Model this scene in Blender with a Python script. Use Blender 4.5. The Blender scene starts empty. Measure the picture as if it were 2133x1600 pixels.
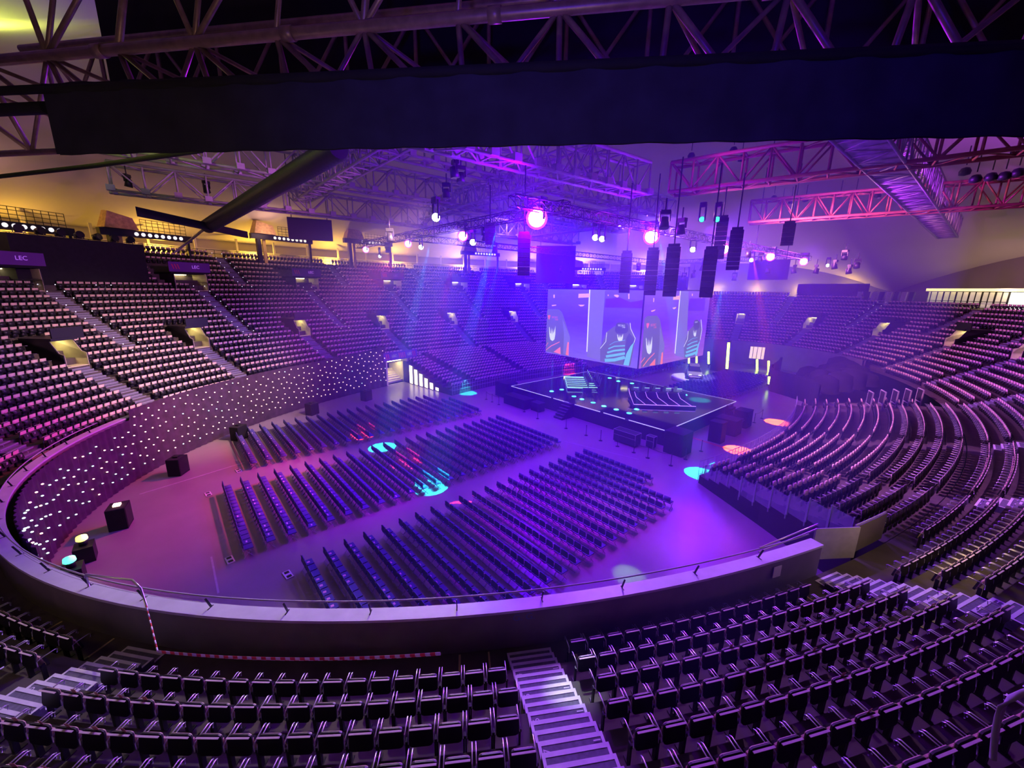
import bpy, math, random
import numpy as np
from mathutils import Vector, Matrix
random.seed(7)
PI = math.pi
SC = bpy.context.scene
COL = SC.collection
R = math.radians

# ---------------------------------------------------------------- camera
# World axes: x across the hall (floor-seat rows run along it), y along the aisles towards the stage, z up.
CAM = np.array([18.898, -23.942, 13.157])
FPX, PITCH, ROLL, TH = 835.76, .2331, .0140, -.8572
_r = np.array([math.cos(TH), -math.sin(TH), 0.])
_h = np.array([math.sin(TH), math.cos(TH), 0.])
_F = _h * math.cos(PITCH) + np.array([0, 0, -math.sin(PITCH)])
_U = np.cross(_r, _F)
CR = math.cos(ROLL) * _r + math.sin(ROLL) * _U
CU = -math.sin(ROLL) * _r + math.cos(ROLL) * _U
cam = bpy.data.cameras.new('camera'); co = bpy.data.objects.new('camera', cam); COL.objects.link(co)
cam.sensor_width = 36; cam.sensor_fit = 'HORIZONTAL'; cam.lens = 36 * FPX / 2133; cam.clip_start = .05; cam.clip_end = 400
m = Matrix.Identity(4)
for k in range(3):
    m[k][0] = CR[k]; m[k][1] = CU[k]; m[k][2] = -_F[k]; m[k][3] = CAM[k]
co.matrix_world = m
SC.camera = co

def ray(px, py):
    d = _F + CR * (px - 1066.5) / FPX - CU * (py - 800) / FPX
    return d / np.linalg.norm(d)
def at(px, py, z):
    """the point at height z seen at pixel (px, py) of the 2133x1600 photograph"""
    d = ray(px, py); return CAM + d * ((z - CAM[2]) / d[2])
def far(px, py, D):
    """the point at horizontal distance D from the camera seen at that pixel"""
    d = ray(px, py); return CAM + d * (D / math.hypot(d[0], d[1]))

# ---------------------------------------------------------------- exposure, sky, lights
SC.view_settings.view_transform = 'Standard'; SC.view_settings.look = 'None'
SC.view_settings.gamma = 1; SC.view_settings.use_curve_mapping = False
SC.view_settings.exposure = 0.0
cy = SC.cycles
cy.use_denoising = True
try: cy.denoiser = 'OPENIMAGEDENOISE'
except Exception: pass
cy.max_bounces = 4; cy.diffuse_bounces = 2; cy.glossy_bounces = 2; cy.transmission_bounces = 3; cy.transparent_max_bounces = 8; cy.volume_bounces = 0
cy.caustics_reflective = False; cy.caustics_refractive = False
cy.sample_clamp_indirect = 3; cy.sample_clamp_direct = 0
cy.use_light_tree = True
cy.use_adaptive_sampling = True; cy.adaptive_threshold = .03
w = bpy.data.worlds.new('world'); SC.world = w; w.use_nodes = True
w.node_tree.nodes['Background'].inputs[0].default_value = (.12, .06, .3, 1)
w.node_tree.nodes['Background'].inputs[1].default_value = .05

def light(name, kind, loc, color, power, target=None, size=.4, angle=60, blend=.3):
    l = bpy.data.lights.new(name, kind); l.energy = power; l.color = color
    if kind == 'AREA': l.size = size
    else: l.shadow_soft_size = size
    if kind == 'SPOT': l.spot_size = R(angle); l.spot_blend = blend
    o = bpy.data.objects.new(name, l); COL.objects.link(o); o.location = Vector([float(c) for c in loc])
    if target is not None:
        o.rotation_euler = (Vector([float(c) for c in target]) - o.location).to_track_quat('-Z', 'Y').to_euler()
    return o
VIO = (.24, .0, 1.); PUR = (.50, .015, 1.); MAG = (.8, .01, .8); WARM = (1., .72, .55); YEL = (1., .62, .10)
# the rig's colour washes
BLU = (.085, .0, 1.)
light('rig_wash', 'SPOT', (-16, 10, 18.8), BLU, 25000, (-16, 10, 0), size=.8, angle=168, blend=.25)
light('rig_wash', 'SPOT', (-6, 1, 18.6), BLU, 19000, (-6, 1, 0), size=.8, angle=168, blend=.25)
light('rig_wash', 'SPOT', (-2, 27, 18.8), BLU, 19000, (-2, 27, 0), size=.8, angle=168, blend=.25)
light('rig_wash', 'SPOT', (-12, -5, 18.8), VIO, 3200, (-12, -5, 0), size=.8, angle=168, blend=.25)
light('rig_wash', 'SPOT', (3, -2, 18.2), PUR, 1200, (3, -2, 0), size=.8, angle=168, blend=.25)
light('rig_wash', 'SPOT', (4, 36, 18.6), PUR, 2500, (4, 36, 0), size=.8, angle=168, blend=.25)
light('rig_wash', 'SPOT', (-22, 12, 18), MAG, 700, (-22, 12, 0), size=.8, angle=168, blend=.25)
light('house_wash', 'SPOT', (-6, -9, 18.8), (1, .64, .44), 52000, (-32, -25, 1.5), size=.6, angle=50, blend=1)
light('house_wash', 'SPOT', (-6, -9, 18.8), (.75, .16, .75), 14000, (-38, -28, 8), size=.6, angle=75, blend=.8)
light('house_wash', 'SPOT', (0, 16, 18.8), (1, .30, .66), 46000, (24, 44, 6), size=.6, angle=78, blend=.8)
light('house_wash', 'SPOT', (0, 6, 18.8), (1, .34, .72), 42000, (24, 14, 6), size=.6, angle=80, blend=.8)
light('lamp_glow', 'POINT', (1.6, -7.9, 17.), (.2, 0., 1.), 5500, size=.4)
light('lamp_glow', 'POINT', (2., 3.4, 17.), (.2, 0., 1.), 4500, size=.4)
HAZE = .009
# ---------------------------------------------------------------- helpers
class MB:
    """collects shapes and links them as one mesh object"""
    def __init__(s): s.v = []; s.f = []; s.m = []; s.sm = []
    def add(s, vs, fs, m=0, smooth=False):
        b = len(s.v); s.v.extend([tuple(float(c) for c in p) for p in vs])
        for f in fs: s.f.append(tuple(b + i for i in f)); s.m.append(m); s.sm.append(smooth)
        return s
    def quad(s, a, b, c, d, m=0): return s.add([a, b, c, d], [(0, 1, 2, 3)], m)
    def hexa(s, p, m=0):
        return s.add(p, [(0, 3, 2, 1), (4, 5, 6, 7), (0, 1, 5, 4), (1, 2, 6, 5), (2, 3, 7, 6), (3, 0, 4, 7)], m)
    def box(s, c, d, rot=0., m=0, tilt=0.):
        x, y, z = d[0] / 2, d[1] / 2, d[2] / 2
        P = [(-x, -y, -z), (x, -y, -z), (x, y, -z), (-x, y, -z), (-x, -y, z), (x, -y, z), (x, y, z), (-x, y, z)]
        M = Matrix.Rotation(rot, 3, 'Z') @ Matrix.Rotation(tilt, 3, 'X')
        C = Vector([float(q) for q in c])
        return s.hexa([tuple(M @ Vector(q) + C) for q in P], m)
    def bbox(s, c, d, r=.02, rot=0., m=0, tilt=0.):
        """a box with chamfered vertical (local y-facing outline) edges: rounded rectangle in x/z, thick in y"""
        x, y, z = d[0] / 2, d[1] / 2, d[2] / 2
        out = []
        for cx, cz, a0 in ((x - r, z - r, 0), (-x + r, z - r, 90), (-x + r, -z + r, 180), (x - r, -z + r, 270)):
            for a in (0, 45, 90): out.append((cx + r * math.cos(R(a0 + a)), cz + r * math.sin(R(a0 + a))))
        M = Matrix.Rotation(rot, 3, 'Z') @ Matrix.Rotation(tilt, 3, 'X'); C = Vector([float(q) for q in c])
        n = len(out); V = [tuple(M @ Vector((a, yy, b)) + C) for yy in (-y, y) for a, b in out]
        F = [tuple(range(n)), tuple(range(2 * n - 1, n - 1, -1))] + [(i, i + n, (i + 1) % n + n, (i + 1) % n) for i in range(n)]
        return s.add(V, F, m)
    def cyl(s, a, b, r, r2=None, n=8, m=0, cap=True):
        a = Vector([float(q) for q in a]); b = Vector([float(q) for q in b]); r2 = r if r2 is None else r2
        q = (b - a).to_track_quat('Z', 'Y') if (b - a).length > 1e-6 else Matrix.Identity(3).to_quaternion()
        V = []
        for c, rr in ((a, r), (b, r2)):
            for k in range(n): V.append(tuple(c + q @ Vector((rr * math.cos(2 * PI * k / n), rr * math.sin(2 * PI * k / n), 0))))
        b0 = len(s.v); s.add(V, [(k, (k + 1) % n, (k + 1) % n + n, k + n) for k in range(n)], m, True)
        if cap:
            s.f.append(tuple(b0 + k for k in range(n - 1, -1, -1))); s.m.append(m); s.sm.append(False)
            s.f.append(tuple(b0 + n + k for k in range(n))); s.m.append(m); s.sm.append(False)
        return s
    def tube(s, pts, r, n=6, m=0):
        P = [Vector([float(q) for q in p]) for p in pts]; V = []
        for i, p in enumerate(P):
            t = (P[min(i + 1, len(P) - 1)] - P[max(i - 1, 0)]).normalized()
            u = t.cross(Vector((0, 0, 1)));
            if u.length < .15: u = t.cross(Vector((1, 0, 0)))
            u.normalize(); w_ = t.cross(u)
            for k in range(n): a = 2 * PI * k / n; V.append(tuple(p + (u * math.cos(a) + w_ * math.sin(a)) * r))
        F = [(i * n + k, i * n + (k + 1) % n, (i + 1) * n + (k + 1) % n, (i + 1) * n + k) for i in range(len(P) - 1) for k in range(n)]
        b0 = len(s.v); s.add(V, F, m, True)
        s.f.append(tuple(b0 + k for k in range(n))); s.m.append(m); s.sm.append(False)
        s.f.append(tuple(b0 + len(V) - 1 - k for k in range(n))); s.m.append(m); s.sm.append(False)
        return s
    def lathe(s, c, prof, n=16, m=0, axis=None):
        C = Vector([float(q) for q in c]); q = Vector(axis).to_track_quat('Z', 'Y') if axis is not None else None; V = []
        for r, z in prof:
            for k in range(n):
                p = Vector((r * math.cos(2 * PI * k / n), r * math.sin(2 * PI * k / n), z))
                V.append(tuple(C + (q @ p if q else p)))
        F = [(i * n + k, i * n + (k + 1) % n, (i + 1) * n + (k + 1) % n, (i + 1) * n + k) for i in range(len(prof) - 1) for k in range(n)]
        b0 = len(s.v); s.add(V, F, m, True)
        for i in (0, len(prof) - 1):
            if prof[i][0] > 1e-4: s.f.append(tuple(b0 + i * n + k for k in range(n))); s.m.append(m); s.sm.append(False)
        return s
    def mesh(s, name, mats):
        me = bpy.data.meshes.new(name); me.from_pydata(s.v, [], s.f)
        for mm in mats if isinstance(mats, (list, tuple)) else [mats]: me.materials.append(mm)
        me.polygons.foreach_set('material_index', s.m); me.polygons.foreach_set('use_smooth', s.sm); me.update()
        return me
    def build(s, name, mats, parent=None, label=None, cat=None, group=None, kind=None, loc=None):
        o = bpy.data.objects.new(name, s.mesh(name, mats)); COL.objects.link(o)
        if parent is not None: o.parent = parent
        if loc is not None: o.location = loc
        return tag(o, label, cat, group, kind)
def tag(o, label=None, cat=None, group=None, kind=None):
    if label: o['label'] = label
    if cat: o['category'] = cat
    if group: o['group'] = group
    if kind: o['kind'] = kind
    return o
def thing(name, label, cat, loc=(0, 0, 0), rz=0., group=None):
    o = bpy.data.objects.new(name, None); COL.objects.link(o); o.empty_display_size = .1
    o.location = [float(c) for c in loc]; o.rotation_euler = (0, 0, rz)
    return tag(o, label, cat, group)
def dup(o, parent=None):
    c = o.copy(); COL.objects.link(c)
    if parent is not None: c.parent = parent
    for ch in list(o.children): dup(ch, c)
    return c
def bulk(name, tv, tf, tm, mats, places, **kw):
    """one mesh with the template (verts, quads) repeated at every (x, y, z, rot)"""
    tv = np.array(tv, np.float32); tf = np.array(tf, np.int32); P = np.array(places, np.float64); n = len(P); k = len(tv)
    c, s_ = np.cos(P[:, 3]), np.sin(P[:, 3])
    X = tv[None, :, 0] * c[:, None] - tv[None, :, 1] * s_[:, None] + P[:, 0:1]
    Y = tv[None, :, 0] * s_[:, None] + tv[None, :, 1] * c[:, None] + P[:, 1:2]
    Z = tv[None, :, 2] + P[:, 2:3]
    V = np.stack([X, Y, Z], 2).reshape(-1).astype(np.float32)
    F = (tf[None] + (np.arange(n) * k)[:, None, None]).reshape(-1).astype(np.int32); nf = n * len(tf)
    me = bpy.data.meshes.new(name); me.vertices.add(n * k); me.vertices.foreach_set('co', V)
    me.loops.add(nf * 4); me.loops.foreach_set('vertex_index', F); me.polygons.add(nf)
    me.polygons.foreach_set('loop_start', np.arange(0, nf * 4, 4, dtype=np.int32))
    try: me.polygons.foreach_set('loop_total', np.full(nf, 4, np.int32))
    except Exception: pass
    for mm in mats: me.materials.append(mm)
    me.polygons.foreach_set('material_index', np.tile(np.array(tm, np.int32), n)); me.update(); me.validate()
    o = bpy.data.objects.new(name, me); COL.objects.link(o); return tag(o, **kw)
def template(mb):
    """the quads of an MB as plain arrays (triangulates nothing: only quads are kept)"""
    F = [f for f in mb.f if len(f) == 4]; M = [m_ for f, m_ in zip(mb.f, mb.m) if len(f) == 4]
    return mb.v, F, M
ONES = ['', 'first', 'second', 'third', 'fourth', 'fifth', 'sixth', 'seventh', 'eighth', 'ninth', 'tenth', 'eleventh', 'twelfth', 'thirteenth', 'fourteenth', 'fifteenth', 'sixteenth', 'seventeenth', 'eighteenth', 'nineteenth']
def nth(n):
    if n < 20: return ONES[n]
    t = {2: ('twenty', 'twentieth'), 3: ('thirty', 'thirtieth'), 4: ('forty', 'fortieth'), 5: ('fifty', 'fiftieth'), 6: ('sixty', 'sixtieth')}[n // 10]
    return t[1] if n % 10 == 0 else t[0] + '-' + ONES[n % 10]

# ---------------------------------------------------------------- materials
def mat(name, col, rough=.6, metal=0., noise=0., scale=8., emit=None, estr=0., bump=0., alpha=None, spec=.5, sample=True, coat=0.):
    m = bpy.data.materials.new(name); m.use_nodes = True; nt = m.node_tree; b = nt.nodes['Principled BSDF']
    b.inputs['Roughness'].default_value = rough; b.inputs['Metallic'].default_value = metal
    b.inputs['Base Color'].default_value = (*col, 1); b.inputs['Specular IOR Level'].default_value = spec
    if coat: b.inputs['Coat Weight'].default_value = coat
    if noise or bump:
        tc = nt.nodes.new('ShaderNodeTexCoord'); n = nt.nodes.new('ShaderNodeTexNoise'); n.inputs['Scale'].default_value = scale; n.inputs['Detail'].default_value = 5
        nt.links.new(tc.outputs['Object'], n.inputs['Vector'])
        if noise:
            r = nt.nodes.new('ShaderNodeValToRGB'); r.color_ramp.elements[0].position = .3; r.color_ramp.elements[1].position = .7
            r.color_ramp.elements[0].color = (*[c * (1 - noise) for c in col], 1); r.color_ramp.elements[1].color = (*[min(1, c * (1 + noise)) for c in col], 1)
            nt.links.new(n.outputs['Fac'], r.inputs['Fac']); nt.links.new(r.outputs['Color'], b.inputs['Base Color'])
        if bump:
            bp = nt.nodes.new('ShaderNodeBump'); bp.inputs['Strength'].default_value = bump; bp.inputs['Distance'].default_value = .02
            nt.links.new(n.outputs['Fac'], bp.inputs['Height']); nt.links.new(bp.outputs['Normal'], b.inputs['Normal'])
    if emit is not None:
        b.inputs['Emission Color'].default_value = (*emit, 1); b.inputs['Emission Strength'].default_value = estr
        if not sample: m.cycles.emission_sampling = 'NONE'
    if alpha is not None: b.inputs['Alpha'].default_value = alpha
    return m
M = {}
M['concrete'] = mat('concrete', (.085, .072, .066), .85, noise=.18, scale=1.5, bump=.15)
M['walk'] = mat('walkway_paint', (.13, .11, .085), .8, noise=.25, scale=.8)
M['floor'] = mat('arena_floor', (.30, .26, .27), .28, noise=.10, scale=.35, bump=.02)
M['tan'] = mat('tan_pad', (.80, .60, .47), .7, noise=.08, scale=30)
M['shell'] = mat('black_shell', (.018, .018, .022), .45)
M['edge'] = mat('pale_edge', (.62, .52, .50), .5)
M['black'] = mat('black_cloth', (.012, .012, .016), .9, noise=.2, scale=3)
M['blackm'] = mat('black_metal', (.02, .02, .024), .45, metal=.3)
M['nosing'] = mat('grey_nosing', (.28, .28, .36), .6)  # plain grey nosing for the more distant stairs
M['steel'] = mat('brushed_steel', (.62, .62, .66), .28, metal=.9)
M['alu'] = mat('grey_paint', (.48, .47, .50), .5, noise=.1, scale=4)
M['white'] = mat('white_paint', (.80, .79, .82), .6, noise=.06, scale=5)
M['tread'] = mat('grey_tread', (.15, .15, .19), .8, noise=.2, scale=12)
M['cap'] = mat('parapet_cap', (.62, .61, .66), .45, noise=.08, scale=2)
M['parapet'] = mat('parapet_paint', (.17, .15, .155), .8, noise=.15, scale=1.2)
M['yellowline'] = mat('yellow_line', (.55, .45, .2), .7)
M['navy'] = mat('navy_fabric', (.075, .065, .26), .75, noise=.15, scale=40)
M['chairframe'] = mat('chair_frame', (.42, .40, .42), .35, metal=.7)
M['carpet'] = mat('dark_carpet', (.05, .055, .045), .95, noise=.3, scale=6)
M['glass'] = mat('clear_glass', (.55, .75, .72), .08, alpha=.22)
M['deck'] = mat('gloss_deck', (.02, .02, .025), .06, spec=.8)
M['membrane'] = mat('roof_membrane', (.60, .54, .48), .8, noise=.06, scale=.12)
M['redline'] = mat('red_line', (.55, .12, .10), .6)
M['yellowwall'] = mat('cream_wall', (.72, .66, .42), .8, noise=.08, scale=2)
M['orange'] = mat('orange_steel', (.30, .075, .06), .5, noise=.15, scale=3)
M['truss'] = mat('pale_steel', (.36, .36, .36), .5, noise=.15, scale=2)
M['bronze'] = mat('bronze_pipe', (.40, .27, .21), .42, metal=.45, noise=.2, scale=5)
M['e_white'] = mat('lamp_white', (1, 1, 1), emit=(.8, 1, .95), estr=30, sample=False)
M['e_mag'] = mat('lamp_magenta', (1, 1, 1), emit=(1, .45, 1), estr=35, sample=False)
M['e_magring'] = mat('magenta_halo', (1, .2, 1), emit=(1, .04, .9), estr=3., sample=False)
M['e_led'] = mat('led_warm', (1, 1, 1), emit=(1, .56, .42), estr=4, sample=False)
M['e_ledw'] = mat('led_cool', (1, 1, 1), emit=(.6, 1, .95), estr=2.2, sample=False)
M['e_cyan'] = mat('cyan_pool_glow', (.2, 1, .9), emit=(.1, .95, .85), estr=1.6, sample=False)
M['e_step'] = mat('step_light', (1, 1, 1), emit=(.8, .75, 1), estr=2.5, sample=False)
M['e_tube'] = mat('lime_tube', (.8, 1, .3), emit=(.66, 1, .10), estr=6, sample=True)
M['e_vom'] = mat('strip_light', (1, 1, .8), emit=(1, .80, .36), estr=16, sample=True)
M['e_violet'] = mat('violet_strip', (.4, .2, 1), emit=(.38, .16, 1), estr=2.2, sample=False)
M['e_mint'] = mat('mint_strip', (.5, 1, .8), emit=(.45, 1, .85), estr=1.1, sample=False)
# ---------------------------------------------------------------- the bowl
A0, B0, UC, VC = 27., 44., -7.5, 14.
TR = .91; ZI = [3.45]
for i in range(40): ZI.append(ZI[-1] + .455 + .009 * i)
def di(i): return 1.45 + TR * i
def EP(deg, d):
    c, s_ = math.cos(R(deg)), math.sin(R(deg)); k = math.hypot(B0 * c, A0 * s_)
    return np.array([UC + A0 * c + d * B0 * c / k, VC + B0 * s_ + d * A0 * s_ / k])
def E3(deg, d, z): e = EP(deg, d); return (e[0], e[1], z)
def facing(deg):
    """rotation that turns local +y towards the arena"""
    c, s_ = math.cos(R(deg)), math.sin(R(deg)); k = math.hypot(B0 * c, A0 * s_); n = (-B0 * c / k, -A0 * s_ / k)
    return math.atan2(n[1], n[0]) - PI / 2
def ring(mb, a0, a1, sec, step=2., m=0, close=False):
    """sweeps the (d, z) section along the bowl from a0 to a1 degrees"""
    n = max(1, int(round((a1 - a0) / step))); A = [a0 + (a1 - a0) * k / n for k in range(n + 1)]
    V = [E3(a, d, z) for a in A for d, z in sec]; q = len(sec)
    F = [(i * q + j, i * q + j + 1, (i + 1) * q + j + 1, (i + 1) * q + j) for i in range(n) for j in range(q - 1)]
    if close: F += [(i * q + q - 1, i * q, (i + 1) * q, (i + 1) * q + q - 1) for i in range(n)]
    mb.add(V, F, m)
    if close: mb.add([V[j] for j in range(q)], [tuple(range(q))], m); mb.add([V[n * q + j] for j in range(q)], [tuple(range(q - 1, -1, -1))], m)
    return mb
PHL = [3, 20, 34.5, 48.6, 65, 81.5, 98.5, 115, 131, 147, 163, 178.7, 194.3, 209.5, 225.2, 239.5, 256, 276, 297, 315.2, 332.1, 347.9]
PHU = [(PHL[k] + (PHL[(k + 1) % 22] + (360 if k == 21 else 0))) / 2 % 360 for k in range(22)]
PHT = [234.8, 218.4, 202, 186.2, 171.2, 155.4, 140, 125]
MIDV = 7        # the row the middle entrances sit at
TOPR = 17       # the last row below the concourse level
RTOP = 15       # the last row on the right and near side
def top_of(a): return RTOP if (a > 246 or a < 78) else TOPR
def isup(a): return 112 < a < 246   # where the upper tier stands
# outer circle line lookups
_T = {}
def arc(d):
    k = round(d, 3)
    if k not in _T:
        a = np.arange(-40, 420, .25); P = np.array([EP(x, d) for x in a]); L = np.concatenate([[0], np.cumsum(np.hypot(*np.diff(P, axis=0).T))]); _T[k] = (a, L)
    return _T[k]
def alen(a0, a1, d): a, L = arc(d); return np.interp(a1, a, L) - np.interp(a0, a, L)
def amove(a0, s_, d): a, L = arc(d); return float(np.interp(np.interp(a0, a, L) + s_, L, a))

t = MB()
sec = [(.36, 3.0), (di(0), 3.0)]
for i in range(0, TOPR + 1): sec += [(di(i), ZI[i]), (di(i + 1), ZI[i])]
RETR = (-15, 52)      # degrees where the right-hand pull-out stand takes the place of the parapet
ring(t, 78, 246, sec, 1.5, 0); ring(t, 246, 438, sec[:2 + 2 * (RTOP + 1)], 1.5, 0)
t.build('stand_terrace', [M['concrete']], kind='structure')
t = MB(); sec = [(di(TOPR + 1), ZI[TOPR])]
for i in range(TOPR + 1, 25): sec += [(di(i), ZI[i]), (di(i + 1), ZI[i])]
sec += [(di(25), ZI[24]), (28.5, ZI[24])]
ring(t, 112, 246, sec, 1.5, 0)
t.quad(E3(112, di(18), ZI[17]), E3(112, 28.5, ZI[17]), E3(112, 28.5, ZI[24]), E3(112, di(25), ZI[24]))
t.build('upper_terrace', [M['concrete']], kind='structure')
t = MB(); ring(t, 246, 438, [(di(RTOP + 1), ZI[RTOP]), (28.5, ZI[RTOP])], 2, 0); ring(t, 78, 112, [(di(TOPR + 1), ZI[TOPR]), (28.5, ZI[TOPR])], 2, 0); t.build('floor_concourse', [M['walk']], kind='structure')
# arena floor
t = MB(); n = 120; t.add([E3(360 * k / n, .3, 0) for k in range(n)], [tuple(range(n))]); t.build('floor', [M['floor']], kind='structure')
# parapet around the near and left end
def parapet(name, a0, a1):
    t = MB(); ring(t, a0, a1, [(0, 0), (0, 4.22), (.36, 4.22), (.36, 3.0), (.30, 0)], 1.5, 0)
    ring(t, a0, a1, [(-.05, 4.22), (-.05, 4.30), (.40, 4.30), (.40, 4.22)], 1.5, 1, True)
    return t.build(name, [M['parapet'], M['cap']], kind='structure')
parapet('wall_parapet', 250.5, 331.7)
# far wall of the floor between the stands
t = MB(); ring(t, 201.2, 250.5, [(0, 0), (0, 4.22), (.36, 4.22), (.36, 3.0)], 1.5, 0); ring(t, 201.2, 250.5, [(-.05, 4.22), (-.05, 4.30), (.40, 4.30), (.40, 4.22)], 1.5, 1, True); t.build('wall_left', [M['parapet'], M['cap']], kind='structure')
t = MB(); ring(t, 52, 131, [(0, 0), (0, 4.22), (.36, 4.22), (.36, 3.0)], 1.5, 0); t.build('wall_far', [M['parapet']], kind='structure')

# ---------------------------------------------------------------- seats
SP = .54
def seat_parts():
    back = MB(); back.bbox((0, -.05, .66), (.44, .032, .40), .07, m=0, tilt=R(-10)); back.bbox((0, -.083, .862), (.41, .036, .012), .005, m=1)
    bpad = MB(); bpad.bbox((0, -.026, .66), (.40, .02, .37), .05, tilt=R(-10))
    pan = MB(); pan.bbox((0, .12, .50), (.40, .05, .36), .05, tilt=R(12))
    ppad = MB(); ppad.bbox((0, .085, .52), (.37, .03, .33), .05, tilt=R(12))
    arm = MB(); arm.tube([(0, -.06, .50), (0, -.05, .64), (0, .04, .665), (0, .30, .665), (0, .34, .64), (0, .32, .55)], .013, 5, 0)
    leg = MB(); leg.box((0, .02, .25), (.03, .09, .50)); leg.box((0, .05, .012), (.05, .22, .024)); leg.cyl((-.03, .0, .44), (.03, .0, .44), .03, n=6)
    return back, bpad, pan, ppad, arm, leg
back, bpad, pan, ppad, arm, leg = seat_parts()
me_back = back.mesh('backrest', [M['shell'], M['edge']]); me_pan = pan.mesh('seat', [M['shell']]); me_bp = bpad.mesh('pad', [M['tan']]); me_pp = ppad.mesh('pad', [M['tan']])
me_arm = arm.mesh('armrest', [M['steel']]); me_leg = leg.mesh('leg', [M['blackm']])
def sub(name, me, parent, loc=(0, 0, 0)):
    o = bpy.data.objects.new(name, me); COL.objects.link(o); o.parent = parent; o.location = loc; return o
proto = thing('stadium_seat', 'seat', 'seat')
sub('pad', me_bp, sub('backrest', me_back, proto)); sub('pad', me_pp, sub('seat', me_pan, proto))
for s_ in (-1, 1): sub('armrest', me_arm, proto, (s_ * .235, 0, 0)); sub('leg', me_leg, proto, (s_ * .25, 0, 0))
# light version of the same seat for the distance
lo = MB()
lo.box((0, -.045, .66), (.43, .05, .41), 0, 0, R(-10)); lo.box((0, -.012, .66), (.40, .02, .37), 0, 1, R(-10))
lo.box((0, .12, .48), (.40, .05, .34), 0, 0, R(12)); lo.box((0, .0, .22), (.30, .05, .30), 0, 0)
for s_ in (-1, 1): lo.box((s_ * .25, .14, .645), (.018, .40, .022), 0, 2)
LO = template(lo)

allseats = []      # (distance, x, y, z, rot, deg, row, block, index, count)
def blocked(a, row, d):
    """True where an entrance or its roof takes the place of seats"""
    if MIDV <= row <= MIDV + 3:
        for p in PHL:
            if abs((a - p + 180) % 360 - 180) * R(1) * 38 < 1.5 and abs(alen(min(a, p), max(a, p), d)) < (1.45 if row < MIDV + 3 else 1.1): return True
    if row >= TOPR + 1:
        for p in PHT:
            w_ = 2.6 if row < TOPR + 5 else 0
            if w_ and abs((a - p + 180) % 360 - 180) < 8 and alen(min(a, p), max(a, p), d) < w_: return True
    return False
def put_row(row, a0, a1, left_w=.72, right_w=.72, z=None, d=None):
    """fills a row between two aisle centre lines (degrees, a0 < a1)"""
    d = di(row) + .62 if d is None else d; z = ZI[row] if z is None else z
    L = alen(a0, a1, d); n = int((L - left_w - right_w) / SP)
    for k in range(n):
        a = amove(a0, left_w + (L - left_w - right_w - n * SP) / 2 + SP * (k + .5), d)
        if blocked(a % 360, row, d) or (row > RTOP and row <= TOPR and top_of(a % 360) < row): continue
        x, y = EP(a, d); dist = math.dist((x, y, z), CAM)
        allseats.append((dist, x, y, z, facing(a), a, row, a0, k + 1, n))
def ranges(lines):
    L = sorted(lines); return [(L[k], L[k + 1]) for k in range(len(L) - 1)] + [(L[-1] - 360, L[0])]
for row in range(0, TOPR + 1):
    for a0, a1 in ranges(PHL if row < MIDV + 1 else PHU):
        put_row(row, a0, a1)
for row in range(TOPR + 1, 25):
    U = [113] + [p - 7.3 for p in PHT[::-1]] + [p for p in [245]]
    for a0, a1 in ranges(U)[:-1]: put_row(row, a0, a1)
put_row(-1, 315.2, 329.7, .72, .2, 3.0, di(-1) + .62)            # the extra front row right of the near aisle
for a0, a1 in ((338.6, 347.9), (347.9, 363), (3, 20), (20, 34.5), (34.5, 48.6), (131, 147), (147, 163), (163, 178.7), (178.7, 194.3)): put_row(-1, a0, a1, .5, .6, 3.05, di(-1) + .62)
put_row(-1, 276, 297, .72, 1.3, 3.0, di(-1) + .68)
put_row(-1, 313.25, 315.2, .3, .72, 3.0, di(-1) + .62)
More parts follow.
